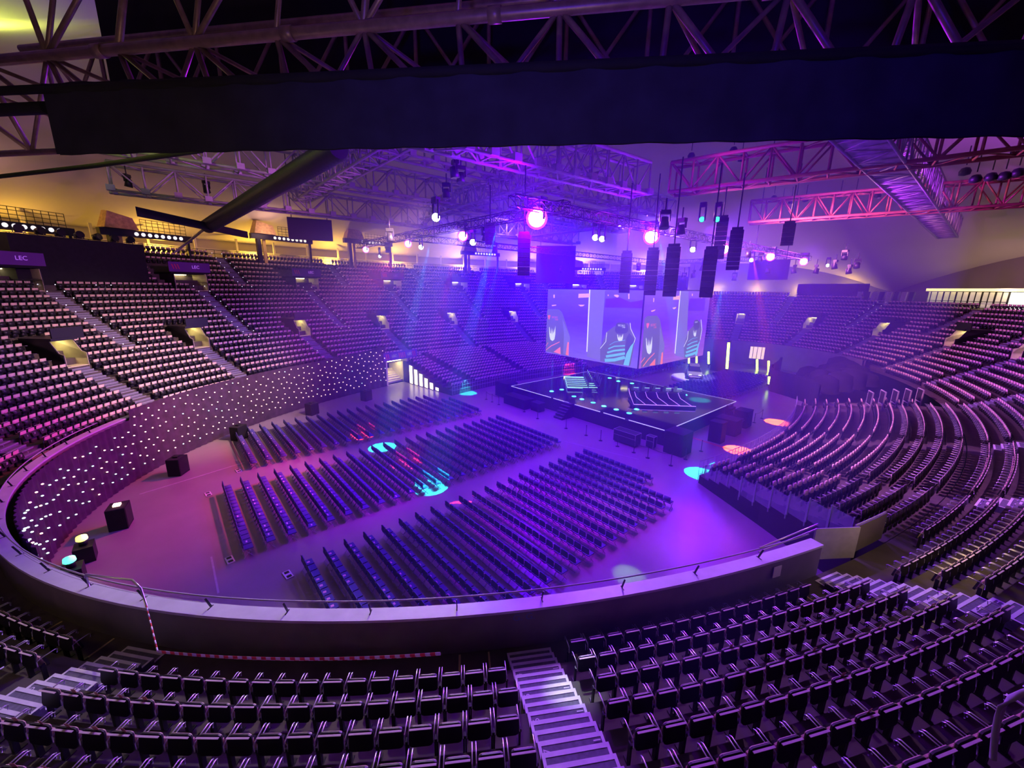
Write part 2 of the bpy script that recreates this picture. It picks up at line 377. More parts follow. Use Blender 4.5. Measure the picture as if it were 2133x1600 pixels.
# ---------------------------------------------------------------- pull-out stands along both sides of the floor
def phi_at_v(v, d, right=True):
    lo_, hi_ = -60., 80.
    for _ in range(50):
        m_ = (lo_ + hi_) / 2
        if EP(m_, d)[1] < v: lo_ = m_
        else: hi_ = m_
    return lo_
def mir(a): return 180 - a
RD = [-10.6 + .91 * k for k in range(13)]; RZ = [.60 + .215 * k for k in range(13)]
rseats = []
for side in (0, 1):
    V0, V1 = (2.2, 30.) if side == 0 else (2.2, 29.)
    t = MB()
    VE = lambda k: (3.1 - 5.4 * k / 12) if side == 0 else (2.2 - 1.2 * k / 12)
    for k in range(12):
        a0, a1 = phi_at_v(VE(k), RD[k]), phi_at_v(V1, RD[k])
        b0, b1 = phi_at_v(VE(k + 1), RD[k + 1]), phi_at_v(V1, RD[k + 1])
        n = 16; V = []
        for j in range(n + 1):
            f = j / n; p = EP(a0 + (a1 - a0) * f, RD[k]); q = EP(b0 + (b1 - b0) * f, RD[k + 1])
            if side: p = (2 * UC - p[0], p[1]); q = (2 * UC - q[0], q[1])
            zb = RZ[k - 1] if k else 0
            V += [(p[0], p[1], zb), (p[0], p[1], RZ[k]), (q[0], q[1], RZ[k])]
        t.add(V, [(j * 3 + s_, j * 3 + s_ + 1, (j + 1) * 3 + s_ + 1, (j + 1) * 3 + s_) for j in range(n) for s_ in range(2)], 0)
        for e in (0, n):      # end walls
            a, b, c = V[e * 3 + 1], V[e * 3 + 2], V[e * 3]
            t.quad((a[0], a[1], 0), (b[0], b[1], 0), b, a, 1)
        A = [max(a0, b0), -12.1, 3, 20, a1]; d = RD[k] + .6
        for lo_, hi_ in zip(A[:-1], A[1:]):
            if hi_ - lo_ < 1: continue
            L = alen(lo_, hi_, d); lw = .3 if lo_ == A[0] else .55; rw = .3 if hi_ == a1 else .55; n2 = int((L - lw - rw) / SP)
            for j in range(n2):
                a = amove(lo_, lw + SP * (j + .5), d); x, y = EP(a, d); rot = facing(a)
                if side: x = 2 * UC - x; rot = -rot
                rseats.append((x, y, RZ[k], rot, k, side, a))
    nm = 'retractable_stand'
    o = t.build(nm, [M['concrete'], M['blackm']], label=('pull-out seating stand on the right edge of the floor, behind the glass barrier' if side == 0 else 'pull-out seating stand on the far left edge of the floor, behind a barred front'), cat='seating stand')
    # barred front and end: posts with rails
    f = MB(); a0, a1 = phi_at_v(VE(0), RD[0]), phi_at_v(V1, RD[0]); P = []
    for j in range(61):
        p = EP(a0 + (a1 - a0) * j / 60, RD[0] - .06)
        if side: p = (2 * UC - p[0], p[1])
        P.append(p); f.cyl((p[0], p[1], .1), (p[0], p[1], 1.62), .02, n=5)
    for z in (.62, 1.1, 1.62): f.tube([(p[0], p[1], z) for p in P], .025, 5)
    f.build('front_railing', [M['alu']], parent=o)

# every far seat in one object, the 300 that show largest as seats of their own
def pix(p):
    q = np.array(p) - CAM; z = q @ _F
    return (1066.5 + FPX * (q @ CR) / z, 800 - FPX * (q @ CU) / z) if z > .1 else (-9999, -9999)
def shown(p, m_=30): x, y = pix(p); return -m_ < x < 2133 + m_ and -m_ < y < 1600 + m_
vis = sorted([s_ for s_ in allseats if shown((s_[1], s_[2], s_[3] + .7))])
near = vis[:300]; _n = set(id(s_) for s_ in near); rest = [s_ for s_ in allseats if id(s_) not in _n and (s_[0] < 14 or shown((s_[1], s_[2], s_[3] + .7), 900)) and s_[0] > 2.5]
TAGM = mat('tan_card', (.80, .46, .26), .6)
AIS = {297: 'near left stair', 315.2: 'central stair', 332.1: 'near right stair', 276: 'hidden left stair', 256: 'left end stair', -12.1: 'second right stair', 347.9: 'second right stair', 338.6: 'steel gate', 3: 'third right stair'}
for k, (dist, x, y, z, rot, a, row, a0, idx, n) in enumerate(near):
    o = proto if k == 0 else dup(proto)
    o.location = (x, y, z); o.rotation_euler = (0, 0, rot)
    base = AIS.get(round(a0, 1) if round(a0, 1) in AIS else round(a0), 'near stair')
    if row == -1 and 312 < a0 < 314: lab = 'single black tip-up seat standing alone at the foot of the central stair'
    elif row == -1: lab = 'black seat %s right of the %s in the extra front row' % (nth(idx), base)
    else: lab = 'black seat %s right of the %s in the %s row' % (nth(idx), base, nth(row + 1))
    if (a0 == 297 and ((row == 1 and 2 <= idx <= 5) or (row in (2, 3) and idx <= 6) or (row == 4 and idx in (9, 10)))) or (a0 == 315.2 and row in (1, 2, 3, 4) and idx > 6 and (idx * 7 + row * 3) % 4 == 0):
        tg = MB(); tg.box((0, 0, .05), (.085, .004, .13), 0, 0, R(12)); tg.box((0, .012, -.01), (.085, .03, .004))
        ox, oy = math.cos(rot) * .05, math.sin(rot) * .05
        q_ = tg.build('seat_tag', [TAGM], label='tan card on the %s seat right of the %s in the %s row' % (nth(idx), base, nth(row + 1)), cat='card', group='tan cards on the near seat backs', loc=(x + ox + math.sin(rot) * .03, y + oy - math.cos(rot) * .03, z + .86)); q_.rotation_euler = (0, 0, rot + .1 * ((idx % 3) - 1))
    tag(o, lab, 'seat', 'tip-up seats of the near stand')
o = bulk('stadium_seating', LO[0], LO[1], LO[2], [M['shell'], M['tan'], M['alu']], [s_[1:5] for s_ in rest],
     label='rows of tan and black tip-up seats all round the bowl', cat='seats', kind='stuff')
# pull-out stand seats: dark shell, tan headrest
lt = MB(); lt.box((0, -.045, .58), (.42, .05, .36), 0, 0, R(-8)); lt.box((0, .12, .44), (.40, .05, .32), 0, 0, R(12))
lt.box((0, -.06, .86), (.27, .08, .26), 0, 1, R(-8)); lt.box((0, .0, .2), (.30, .05, .30), 0, 0)
LT = template(lt)
bulk('retractable_seating', LT[0], LT[1], LT[2], [M['shell'], M['tan']], [(s_[0], s_[1], s_[2], s_[3]) for s_ in rseats if s_[5] == 0 and s_[4] < 8],
     label='rows of black seats with tan headrests on the right pull-out stand', cat='seats', kind='stuff')
bulk('retractable_seating', LO[0], LO[1], LO[2], [M['shell'], M['tan'], M['alu']], [(s_[0], s_[1], s_[2], s_[3]) for s_ in rseats if not (s_[5] == 0 and s_[4] < 8)],
     label='rows of tip-up seats without headrests on the pull-out stands', cat='seats', kind='stuff')

# ---------------------------------------------------------------- stairs with white-edged steps
def stair(a, r0, r1, wdt=1.25, detail=False, label=None, group=None, z0=None, base=False):
    """three steps per row between rows r0 and r1 on the aisle line a"""
    t = MB(); wht = MB(); h = wdt / 2; steps = []
    for r in range(r0, r1):
        d = di(r); zz = ZI[r] if r >= 0 else 3.0; nz = ZI[r + 1]
        for j in range(3): steps.append((d + TR - .91 + .303 * j + (0 if j else 0), d + .303 * (j + 1), zz + (nz - zz) * j / 3 + .012))
    for d0, d1, z in steps:
        c0, c1 = EP(a, d0), EP(a, d1); rz = facing(a); tx = np.array([math.cos(rz), math.sin(rz)])
        P = lambda c, s_, zz: (c[0] + tx[0] * s_, c[1] + tx[1] * s_, zz)
        t.hexa([P(c0, -h, z - .3), P(c0, h, z - .3), P(c1, h, z - .3), P(c1, -h, z - .3), P(c0, -h, z), P(c0, h, z), P(c1, h, z), P(c1, -h, z)])
        f = .075 / .303; ce = c0 * (1 - f) + c1 * f
        wht.hexa([P(c0 - (c1 - c0) * .03, -h, z - .05), P(c0 - (c1 - c0) * .03, h, z - .05), P(ce, h, z - .05), P(ce, -h, z - .05), P(c0 - (c1 - c0) * .03, -h, z + .008), P(c0 - (c1 - c0) * .03, h, z + .008), P(ce, h, z + .008), P(ce, -h, z + .008)])
        if detail:
            for s_ in (-1, 1): wht.quad(P(c0, s_ * h, z + .009), P(c0, s_ * (h - .06), z + .009), P(c1, s_ * (h - .06), z + .009), P(c1, s_ * h, z + .009))
    o = t.build('stair_flight', [M['tread']], label=label, cat='stairs', group=group)
    wht.build('nosing', [M['white'] if detail else M['nosing']], parent=o)
    return o
def text_mesh(name, txt, size, mt, parent=None, M4=None, ext=0.):
    cu = bpy.data.curves.new(name, 'FONT'); cu.body = txt; cu.size = size; cu.align_x = 'CENTER'; cu.align_y = 'CENTER'; cu.extrude = ext
    tmp = bpy.data.objects.new(name, cu); COL.objects.link(tmp); dg = bpy.context.evaluated_depsgraph_get()
    me = bpy.data.meshes.new_from_object(tmp.evaluated_get(dg)); bpy.data.objects.remove(tmp); me.name = name
    me.materials.clear(); me.materials.append(mt)
    o = bpy.data.objects.new(name, me); COL.objects.link(o)
    if M4 is not None: o.matrix_world = M4
    if parent is not None: o.parent = parent
    return o
NAMES = {297: 'near-left stair with broad white-edged steps running down to the walkway', 315.2: 'central stair with white-edged steps lit violet and white', 332.1: 'near-right stair with white-edged steps between two seat blocks'}
for a in PHL:
    lab = NAMES.get(a)
    nearby = a in NAMES or a in (347.9, 3, 276)
    o = stair(a, -1 if a in NAMES else 0, MIDV, 1.28, nearby, lab or 'lower aisle stair, %s clockwise from the central stair' % (nth((PHL.index(a) - 19) % 22)), 'aisle stairs of the bowl')
    if a in NAMES:
        rz = facing(a)
        for r in range(0, 6):
            for s_, tx_ in ((-1, str(r + 4)), (1, '1%d' % (r + 4) if a == 315.2 else '1' + str(r + 4))):
                e = EP(a, di(r) + .19); x = e[0] + math.cos(rz) * s_ * .48; y = e[1] + math.sin(rz) * s_ * .48
                text_mesh('stencilled_number', tx_, .21, M['white'], o, Matrix.Translation((x, y, ZI[r] + .03)) @ Matrix.Rotation(rz + PI + s_ * PI / 2, 4, 'Z'))
for a in PHU:
    stair(a, MIDV, top_of(a), 1.1, False, 'upper aisle stair of the bowl, %s clockwise from the central stair' % nth((PHU.index(a) + 3) % 22 + 1), 'aisle stairs of the bowl')
for q in PHT: stair(q - 7.3, TOPR, 24, 1.1, False, 'top-tier aisle stair beside the %s high entrance from the left' % nth(PHT.index(q) + 1), 'aisle stairs of the bowl')
sl = MB()
for a in [p for p in PHU if 60 < p < 250] + [p - 7.3 for p in PHT]:
    up = (a in PHU)
    for r in (range(MIDV, top_of(a) + 1) if up else range(TOPR, 25)):
        for s_ in (-.62, .62):
            e = EP(a, di(r) + .3); rz = facing(a); sl.box((e[0] + math.cos(rz) * s_, e[1] + math.sin(rz) * s_, ZI[r] + .55), (.05, .05, .06), rz)
for a in [p for p in PHL if 60 < p < 235]:
    for r in range(3, MIDV, 2):
        e = EP(a, di(r) + .3); rz = facing(a); sl.box((e[0] + math.cos(rz) * .68, e[1] + math.sin(rz) * .68, ZI[r] + .4), (.05, .05, .05), rz)
sl.build('step_lights', [M['e_step']], label='tiny white lights dotted along the aisles of the far stands', cat='lights', kind='stuff')

# ---------------------------------------------------------------- floor chairs
def chair_bits():
    b = MB(); b.bbox((0, -.19, .70), (.43, .035, .30), .05, m=0, tilt=R(-9))
    s_ = MB(); s_.box((0, .02, .455), (.43, .42, .045), m=0)
    f = MB()
    for sx in (-.225, .225):
        f.tube([(sx, -.21, .84), (sx, -.165, .46), (sx, .19, .0)], .012, 5); f.tube([(sx, -.24, .0), (sx, .18, .44), (sx, .22, .44)], .012, 5)
    f.cyl((-.225, .12, .09), (.225, .12, .09), .01, n=5); f.cyl((-.225, -.19, .06), (.225, -.19, .06), .01, n=5)
    return b, s_, f
cb, cs, cf = chair_bits()
mb_, ms_, mf_ = cb.mesh('backrest', [M['navy']]), cs.mesh('seat', [M['navy']]), cf.mesh('frame', [M['chairframe']])
cproto = thing('folding_chair', 'chair', 'chair'); sub('backrest', mb_, cproto); sub('seat', ms_, cproto); sub('frame', mf_, cproto)
lc = MB(); lc.box((0, -.19, .70), (.43, .04, .30), 0, 0, R(-9)); lc.box((0, .02, .455), (.43, .42, .045), m=0)
for sx in (-.225, .225):
    lc.hexa([(sx - .012, .16, 0), (sx + .012, .16, 0), (sx + .012, .19, 0), (sx - .012, .19, 0), (sx - .012, -.19, .46), (sx + .012, -.19, .46), (sx + .012, -.16, .46), (sx - .012, -.16, .46)], 1)
    lc.hexa([(sx - .012, -.24, 0), (sx + .012, -.24, 0), (sx + .012, -.21, 0), (sx - .012, -.21, 0), (sx - .012, .17, .44), (sx + .012, .17, .44), (sx + .012, .20, .44), (sx - .012, .20, .44)], 1)
LC = template(lc)
floorch = []
BL = {'near': (0., 17, 22), 'middle': (-11.18, 17, 24), 'left': (-22.52, 17, 22)}
for nm, (x0, n, rows) in BL.items():
    for r in range(rows):
        for k in range(n):
            if r < 2 and nm == 'near' and k > 11: continue
            if r < 2 and nm == 'left' and k < 5: continue
            x, y = x0 + .25 + .5 * k, -.98 * r + .2
            if ((x - UC) / 26.3) ** 2 + ((y - VC) / 43.3) ** 2 > 1: continue
            floorch.append((math.dist((x, y, .5), CAM), x, y, nm, r, k))
floorch.sort()
pix_ok = [c for c in floorch if shown((c[1], c[2], .6), 0)]
cmat = mat('seat_card_pink', (.85, .35, .60), .6); wmat = mat('seat_slip', (.85, .8, .85), .6)
ncards = 0
for k, (dist, x, y, nm, r, c) in enumerate(pix_ok[:300]):
    o = cproto if k == 0 else dup(cproto)
    o.location = (x, y, 0)
    tag(o, 'navy chair %s from the left in the %s row of the %s block' % (nth(c + 1), nth(r + 1), nm), 'chair', 'folding chairs on the arena floor')
bulk('folding_chairs', LC[0], LC[1], LC[2], [M['navy'], M['chairframe']], [(c[1], c[2], 0, 0) for c in pix_ok[300:]],
     label='remaining navy folding chairs in straight rows facing the stage', cat='chairs', kind='stuff')
for k, (dist, x, y, nm, r, c) in enumerate(pix_ok):
    a = random.random()
    if nm == 'near' and r >= 9 and a < .62: mm, sz = cmat, (.13, .13)
    elif nm == 'middle' and r >= 13 and a < .30: mm, sz = wmat, (.17, .07)
    elif nm == 'left' and r >= 12 and a < .25: mm, sz = wmat, (.17, .07)
    else: continue
    ncards += 1
    cd = MB(); cd.box((0, 0, 0), (sz[0], sz[1], .004), random.uniform(-.2, .2))
    cd.build('seat_card', [mm], loc=(x, y + .03, .4805), label='%s on the %s chair from the left, %s row, %s block' % ('pink card' if mm is cmat else 'white slip', nth(c + 1), nth(r + 1), nm), cat='card', group='cards left on the floor chairs')
# chairs beyond the stage
fc = []
for x0, n, y0, rows in ((-6.9, 15, 26.5, 20), (-21.5, 15, 27.5, 20)):
    for r in range(rows):
        for k in range(n): fc.append((x0 + .5 * k, y0 + .95 * r, 0, PI))
bulk('folding_chairs', LC[0], LC[1], LC[2], [M['navy'], M['chairframe']], fc, label='navy folding chairs in two blocks beyond the stage, backs away from the camera', cat='chairs', kind='stuff')
# ---------------------------------------------------------------- stage
SX0, SX1, SY0, SY1, SH = -17.45, 2.9, 7.45, 22.4, 1.5
def plane_pt(px, py, axis, val):
    d = ray(px, py); t_ = (val - CAM[axis]) / d[axis]; return CAM + d * t_
st = thing('stage', 'square black glossy stage platform with white-lit edge in the middle of the hall', 'stage', (0, 0, 0))
t = MB(); t.box(((SX0 + SX1) / 2, (SY0 + SY1) / 2, SH - .06), (SX1 - SX0, SY1 - SY0, .12)); t.build('deck', [M['deck']], st)
t = MB(); t.box(((SX0 + SX1) / 2, (SY0 + SY1) / 2, .69), (SX1 - SX0 - .3, SY1 - SY0 - .3, 1.38)); t.build('skirt', [M['black']], st)
m_edge = mat('edge_strip', (.9, .9, .9), emit=(.75, .8, 1), estr=.55, sample=False)
t = MB()
for a, b in ((0, .33), (.35, .46), (.50, .66), (.68, .80), (.82, 1)):
    t.box((SX0 + (SX1 - SX0) * (a + b) / 2, SY0 - .02, SH - .02), ((SX1 - SX0) * (b - a), .05, .06))
t.box((SX1 + .02, (SY0 + SY1) / 2, SH - .02), (.05, SY1 - SY0, .06)); t.box((SX0 - .02, (SY0 + SY1) / 2, SH - .02), (.05, SY1 - SY0, .06)); t.box(((SX0 + SX1) / 2, SY1 + .02, SH - .02), (SX1 - SX0, .05, .06))
t.build('edge_light', [m_edge], st)
for x in (-8.1,):
    t = MB()
    for k in range(6): t.box((x, SY0 - .15 - .27 * (5 - k), .25 * (k + 1) / 2), (1.2, .28, .25 * (k + 1)), m=0); t.box((x, SY0 - .28 - .27 * (5 - k), .25 * (k + 1)), (1.2, .03, .02), m=1)
    t.build('stage_steps', [M['blackm'], M['alu']], label='black steps leading up to the long front side of the stage', cat='steps')
t = MB()
for k in range(6): t.box((SX1 + .15 + .27 * (5 - k), 20.4, .25 * (k + 1) / 2), (.28, 1.2, .25 * (k + 1)), m=0)
t.build('stage_steps', [M['blackm'], M['alu']], label='black steps with handrail at the right side of the stage', cat='steps')
# emissive discs stand in for the pools of light on the deck
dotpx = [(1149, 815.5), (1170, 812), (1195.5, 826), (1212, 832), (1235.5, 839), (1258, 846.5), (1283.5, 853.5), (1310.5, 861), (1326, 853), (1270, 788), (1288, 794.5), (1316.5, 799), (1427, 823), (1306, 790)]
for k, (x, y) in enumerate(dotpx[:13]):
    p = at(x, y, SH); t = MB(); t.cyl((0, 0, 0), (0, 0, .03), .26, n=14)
    t.build('pool_disc', [M['e_cyan']], loc=(p[0], p[1], SH + .005), label='turquoise glowing disc in place of a light pool on the stage deck, %s from the left' % nth(k + 1), cat='lamp', group='turquoise discs on the stage')
def gaming_chair(loc, rz, lab, stripe):
    c = thing('gaming_chair', lab, 'chair', loc, rz, 'gaming chairs at the player desks')
    b = MB()
    out = [(-.22, .50), (-.27, .75), (-.29, 1.0), (-.20, 1.15), (-.15, 1.36), (.15, 1.36), (.20, 1.15), (.29, 1.0), (.27, .75), (.22, .50)]
    V = [(x, -.24 - (z - .5) * .18, z) for x, z in out] + [(x, -.15 - (z - .5) * .18, z) for x, z in out]; n = len(out)
    b.add(V, [tuple(range(n)), tuple(range(2 * n - 1, n - 1, -1))] + [(i, i + n, (i + 1) % n + n, (i + 1) % n) for i in range(n)])
    b.build('backrest', [mat_dark], c)
    s_ = MB(); s_.box((0, .06, .46), (.54, .52, .10)); s_.build('seat', [mat_dark], c)
    a = MB()
    for x in (-.32, .32): a.box((x, .02, .68), (.07, .28, .03)); a.box((x, 0, .57), (.04, .05, .22))
    a.build('armrest', [M['blackm']], c)
    g = MB(); g.cyl((0, 0, .12), (0, 0, .42), .04)
    for q in range(5): g.box((math.cos(q * 1.2566) * .15, math.sin(q * 1.2566) * .15, .08), (.32, .05, .04), q * 1.2566)
    g.build('base', [M['blackm']], c)
    p = MB()
    for q in range(3): p.hexa([(-.16, -.25 - (.62 + q * .12 - .5) * .18, .62 + q * .12), (.16, -.25 - (.68 + q * .12 - .5) * .18, .68 + q * .12), (.16, -.262 - (.68 + q * .12 - .5) * .18, .69 + q * .12), (-.16, -.262 - (.62 + q * .12 - .5) * .18, .63 + q * .12), (-.16, -.25 - (.65 + q * .12 - .5) * .18, .65 + q * .12), (.16, -.25 - (.71 + q * .12 - .5) * .18, .71 + q * .12), (.16, -.262 - (.71 + q * .12 - .5) * .18, .72 + q * .12), (-.16, -.262 - (.65 + q * .12 - .5) * .18, .66 + q * .12)])
    p.build('stripes', [stripe], c)
    return c
mat_dark = mat('chair_leather', (.22, .22, .25), .45)
e_mon = mat('monitor_glow', (.01, .01, .01), emit=(.25, .8, .75), estr=1.8, sample=False)
st_t = mat('stripe_teal', (.35, .75, .85), .5); st_o = mat('stripe_orange', (.9, .3, .12), .5)
def desk(cx, cy, sgn, label, strip, stripe_mat, side):
    """player desk riser; its long front runs diagonally, chairs behind it"""
    ang = PI / 4 * sgn; D = thing('player_desk', label, 'desk', (cx, cy, SH), ang)
    b = MB(); b.box((0, -1.25, .12), (6.2, 2.9, .24)); b.build('riser', [M['blackm']], D)
    b = MB(); b.box((0, .1, .92), (5.8, .75, .05)); b.box((0, -.2, .55), (5.8, .05, .75)); b.build('desk_top', [M['blackm']], D)
    for k in range(5):
        x = -2.3 + 1.15 * k
        mo = MB(); mo.box((0, 0, .30), (.58, .04, .34)); mo.box((0, .03, .08), (.06, .03, .16)); mo.box((0, .03, .01), (.24, .18, .02))
        o = mo.build('monitor', [M['alu']], None, '%s of the five monitors on the %s' % (nth(k + 1), side), 'monitor', 'monitors on the player desks')
        Mx = Matrix.Rotation(ang, 3, 'Z') @ Vector((x, .2, 0)); o.location = (cx + Mx[0], cy + Mx[1], SH + .945); o.rotation_euler = (0, 0, ang); sc_ = MB(); sc_.box((0, .024, .30), (.54, .006, .30)); sc_.build('display', [e_mon], o); hd = MB(); hd.box((0, -.024, .42), (.5, .006, .05)); hd.build('rear_light', [M['e_mint']], o)
        q = Matrix.Rotation(ang, 3, 'Z') @ Vector((x, .95 if False else -1.2 + 2.2, 0))
        gaming_chair((cx + q[0], cy + q[1], SH), ang + PI, '%s gaming chair behind the %s' % (nth(k + 1), side), stripe_mat)
    s_ = MB()
    if side.startswith('right'):
        for k in range(5):
            x = -2.4 + 1.15 * k; s_.tube([(x - .15, -.2, 1.0), (x - .05, -.8, .55), (x + .5, -2.6, .27)], .025, 4)
        s_.tube([(-3.1, .15, 1.25), (-3.1, -.3, .9), (-3.1, -2.7, .27), (3.1, -2.7, .27)], .03, 4)
    else:
        for k in range(6): s_.tube([(-2.7 + 1.08 * k, -2.65, .27), (-2.7 + 1.08 * k, .9, .29)], .035, 4)
        s_.tube([(-3.1, -2.7, .26), (3.1, -2.7, .26), (3.1, -.9, .26)], .03, 4); s_.tube([(-3.1, -2.7, .26), (-3.1, .1, .3)], .03, 4)
    s_.build('light_strip', [strip], D)
    return D
desk(-2.6, 15.6, 1, 'diagonal player desk on a low riser with violet light lines and five gaming chairs', M['e_violet'], st_t, 'right-hand player desk')
desk(-12.2, 15.6, -1, 'diagonal player desk on a low riser crossed by pale mint light lines', M['e_mint'], st_o, 'left-hand player desk')
# the hanging screen cube
ZB, ZT = 6.0, 13.18; CX0, CX1, CY0, CY1 = -13.45, -1.37, 9.2, 22.6
cube = thing('screen_cube', 'large hanging video cube above the stage showing grey gaming chairs', 'screen', (0, 0, 0))
t = MB(); t.box(((CX0 + CX1) / 2, (CY0 + CY1) / 2, (ZB + ZT) / 2), (CX1 - CX0 - .2, CY1 - CY0 - .2, ZT - ZB)); t.box(((CX0 + CX1) / 2, (CY0 + CY1) / 2, ZT + .05), (CX1 - CX0 + .1, CY1 - CY0 + .1, .1)); t.build('frame', [M['blackm']], cube)
def scr_mat(name, c0, c1, c2, k=1.):
    m = bpy.data.materials.new(name); m.use_nodes = True; nt = m.node_tree; b = nt.nodes['Principled BSDF']; b.inputs['Base Color'].default_value = (.01, .01, .01, 1)
    tc = nt.nodes.new('ShaderNodeTexCoord'); sp = nt.nodes.new('ShaderNodeSeparateXYZ'); mp = nt.nodes.new('ShaderNodeMapRange'); mp.inputs[1].default_value = ZB; mp.inputs[2].default_value = ZT
    cr = nt.nodes.new('ShaderNodeValToRGB'); e = cr.color_ramp.elements; e[0].color = (*c0, 1); e[1].color = (*c2, 1); q = e.new(.55); q.color = (*c1, 1)
    nt.links.new(tc.outputs['Object'], sp.inputs[0]); nt.links.new(sp.outputs['Z'], mp.inputs[0]); nt.links.new(mp.outputs[0], cr.inputs[0])
    wv = nt.nodes.new('ShaderNodeTexNoise'); wv.inputs['Scale'].default_value = 1.2; mpv = nt.nodes.new('ShaderNodeMapping'); mpv.inputs['Scale'].default_value = (.4, .4, 4)
    nt.links.new(tc.outputs['Object'], mpv.inputs[0]); nt.links.new(mpv.outputs[0], wv.inputs['Vector'])
    mx = nt.nodes.new('ShaderNodeMixRGB'); mx.blend_type = 'MULTIPLY'; mx.inputs[0].default_value = .35
    nt.links.new(cr.outputs[0], mx.inputs[1]); nt.links.new(wv.outputs['Fac'], mx.inputs[2]); nt.links.new(mx.outputs[0], b.inputs['Emission Color']); b.inputs['Emission Strength'].default_value = k * 1.3
    return m
def flat(name, col, k=1.05): return mat(name, (.01, .01, .01), .5, emit=col, estr=k, sample=False)
scl = scr_mat('screen_left', (.20, .12, .62), (.10, .035, .72), (.14, .09, .55)); scr2 = scr_mat('screen_right', (.34, .12, .48), (.15, .03, .70), (.20, .09, .52))
t = MB(); t.quad((CX0, CY0, ZB), (CX1, CY0, ZB), (CX1, CY0, ZT), (CX0, CY0, ZT)); t.build('left_screen', [scl], cube)
t = MB(); t.quad((CX1, CY0, ZB), (CX1, CY1, ZB), (CX1, CY1, ZT), (CX1, CY0, ZT)); t.build('right_screen', [scr2], cube)
t = MB(); t.box((CX1, CY0, (ZB + ZT) / 2), (.10, .10, ZT - ZB)); t.build('corner_seam', [M['shell']], cube)
t = MB(); t.quad((CX0, CY1, ZB), (CX0, CY0, ZB), (CX0, CY0, ZT), (CX0, CY1, ZT)); t.quad((CX1, CY1, ZB), (CX0, CY1, ZB), (CX0, CY1, ZT), (CX1, CY1, ZT)); t.build('rear_screen', [scl], cube)
g_grey = flat('pic_grey', (.135, .115, .20)); g_grey2 = flat('pic_grey_light', (.19, .17, .36)); g_dark = flat('pic_dark', (.075, .06, .14)); g_post = flat('pic_post', (.20, .16, .44)); g_or = flat('pic_orange', (1., .20, .07)); g_red = flat('pic_red', (.9, .13, .10))
g_teal = flat('pic_teal', (.16, .52, .80)); g_wht = flat('pic_white', (.72, .74, .85)); g_line = flat('pic_line', (.85, .8, 1.)); g_gold = flat('pic_gold', (.85, .40, .30)); g_vio = flat('pic_deep_violet', (.11, .02, .62))
def smooth(P, it=2):
    for _ in range(it):
        Q = []
        for i in range(len(P)):
            a, b = P[i], P[(i + 1) % len(P)]; Q += [(a[0] * .75 + b[0] * .25, a[1] * .75 + b[1] * .25), (a[0] * .25 + b[0] * .75, a[1] * .25 + b[1] * .75)]
        P = Q
    return P
def draw(side, shapes, parent):
    axis, val, sg = (1, CY0, -1) if side == 0 else (0, CX1, 1); lay = {}
    for k, (mt, P, sm) in enumerate(shapes):
        if sm: P = smooth(P, 2)
        V = []
        for x, y in P:
            p = plane_pt(1120 + x / 5.613, 580 + y / 5.615, axis, val); p = p.copy(); p[axis] = val + sg * (.012 + .002 * k)
            if axis == 1: p[0] = min(max(p[0], CX0), CX1)
            else: p[1] = min(max(p[1], CY0), CY1)
            p[2] = min(max(p[2], ZB), ZT); V.append(tuple(p))
        mb = MB(); mb.add(V, [tuple(range(len(V)))], 0)
        lay.setdefault(mt[1], []).append((mt[0], mb))
    for nm, L in lay.items():
        big = MB(); mats = []
        for mt, mb in L:
            if mt not in mats: mats.append(mt)
            big.add(mb.v, mb.f, mats.index(mt))
        big.build(nm, mats, parent)
def line(P, w_):
    out = []; 
    for s_ in (1, -1):
        Q = P if s_ == 1 else P[::-1]
        for i, (x, y) in enumerate(Q):
            a = Q[max(0, i - 1)]; b = Q[min(len(Q) - 1, i + 1)]; dx, dy = b[0] - a[0], b[1] - a[1]; l = math.hypot(dx, dy) or 1
            out.append((x - dy / l * w_ / 2, y + dx / l * w_ / 2))
    return out
O = 'pictured_chair'; Bk = 'pictured_room'
def hand(cx, cy, w_, h_):
    """the pale four-pronged claw emblem on the chairs"""
    P = [(-.5, -.45), (-.42, -.5), (-.3, .0), (-.2, .05), (-.16, -.42), (-.06, -.05), (-.02, .12), (.06, -.38), (.13, .0), (.2, -.05), (.46, -.6), (.42, .1), (.3, .48), (.0, .62), (-.3, .5), (-.44, .2)]
    return [(cx + x * w_, cy + y * h_) for x, y in P]
def sc_logo(x, y, k=1.): # small shield and two short word bars
    return [(x, y), (x + 34 * k, y + 4 * k), (x + 32 * k, y + 30 * k), (x + 16 * k, y + 58 * k), (x + 4 * k, y + 30 * k)]
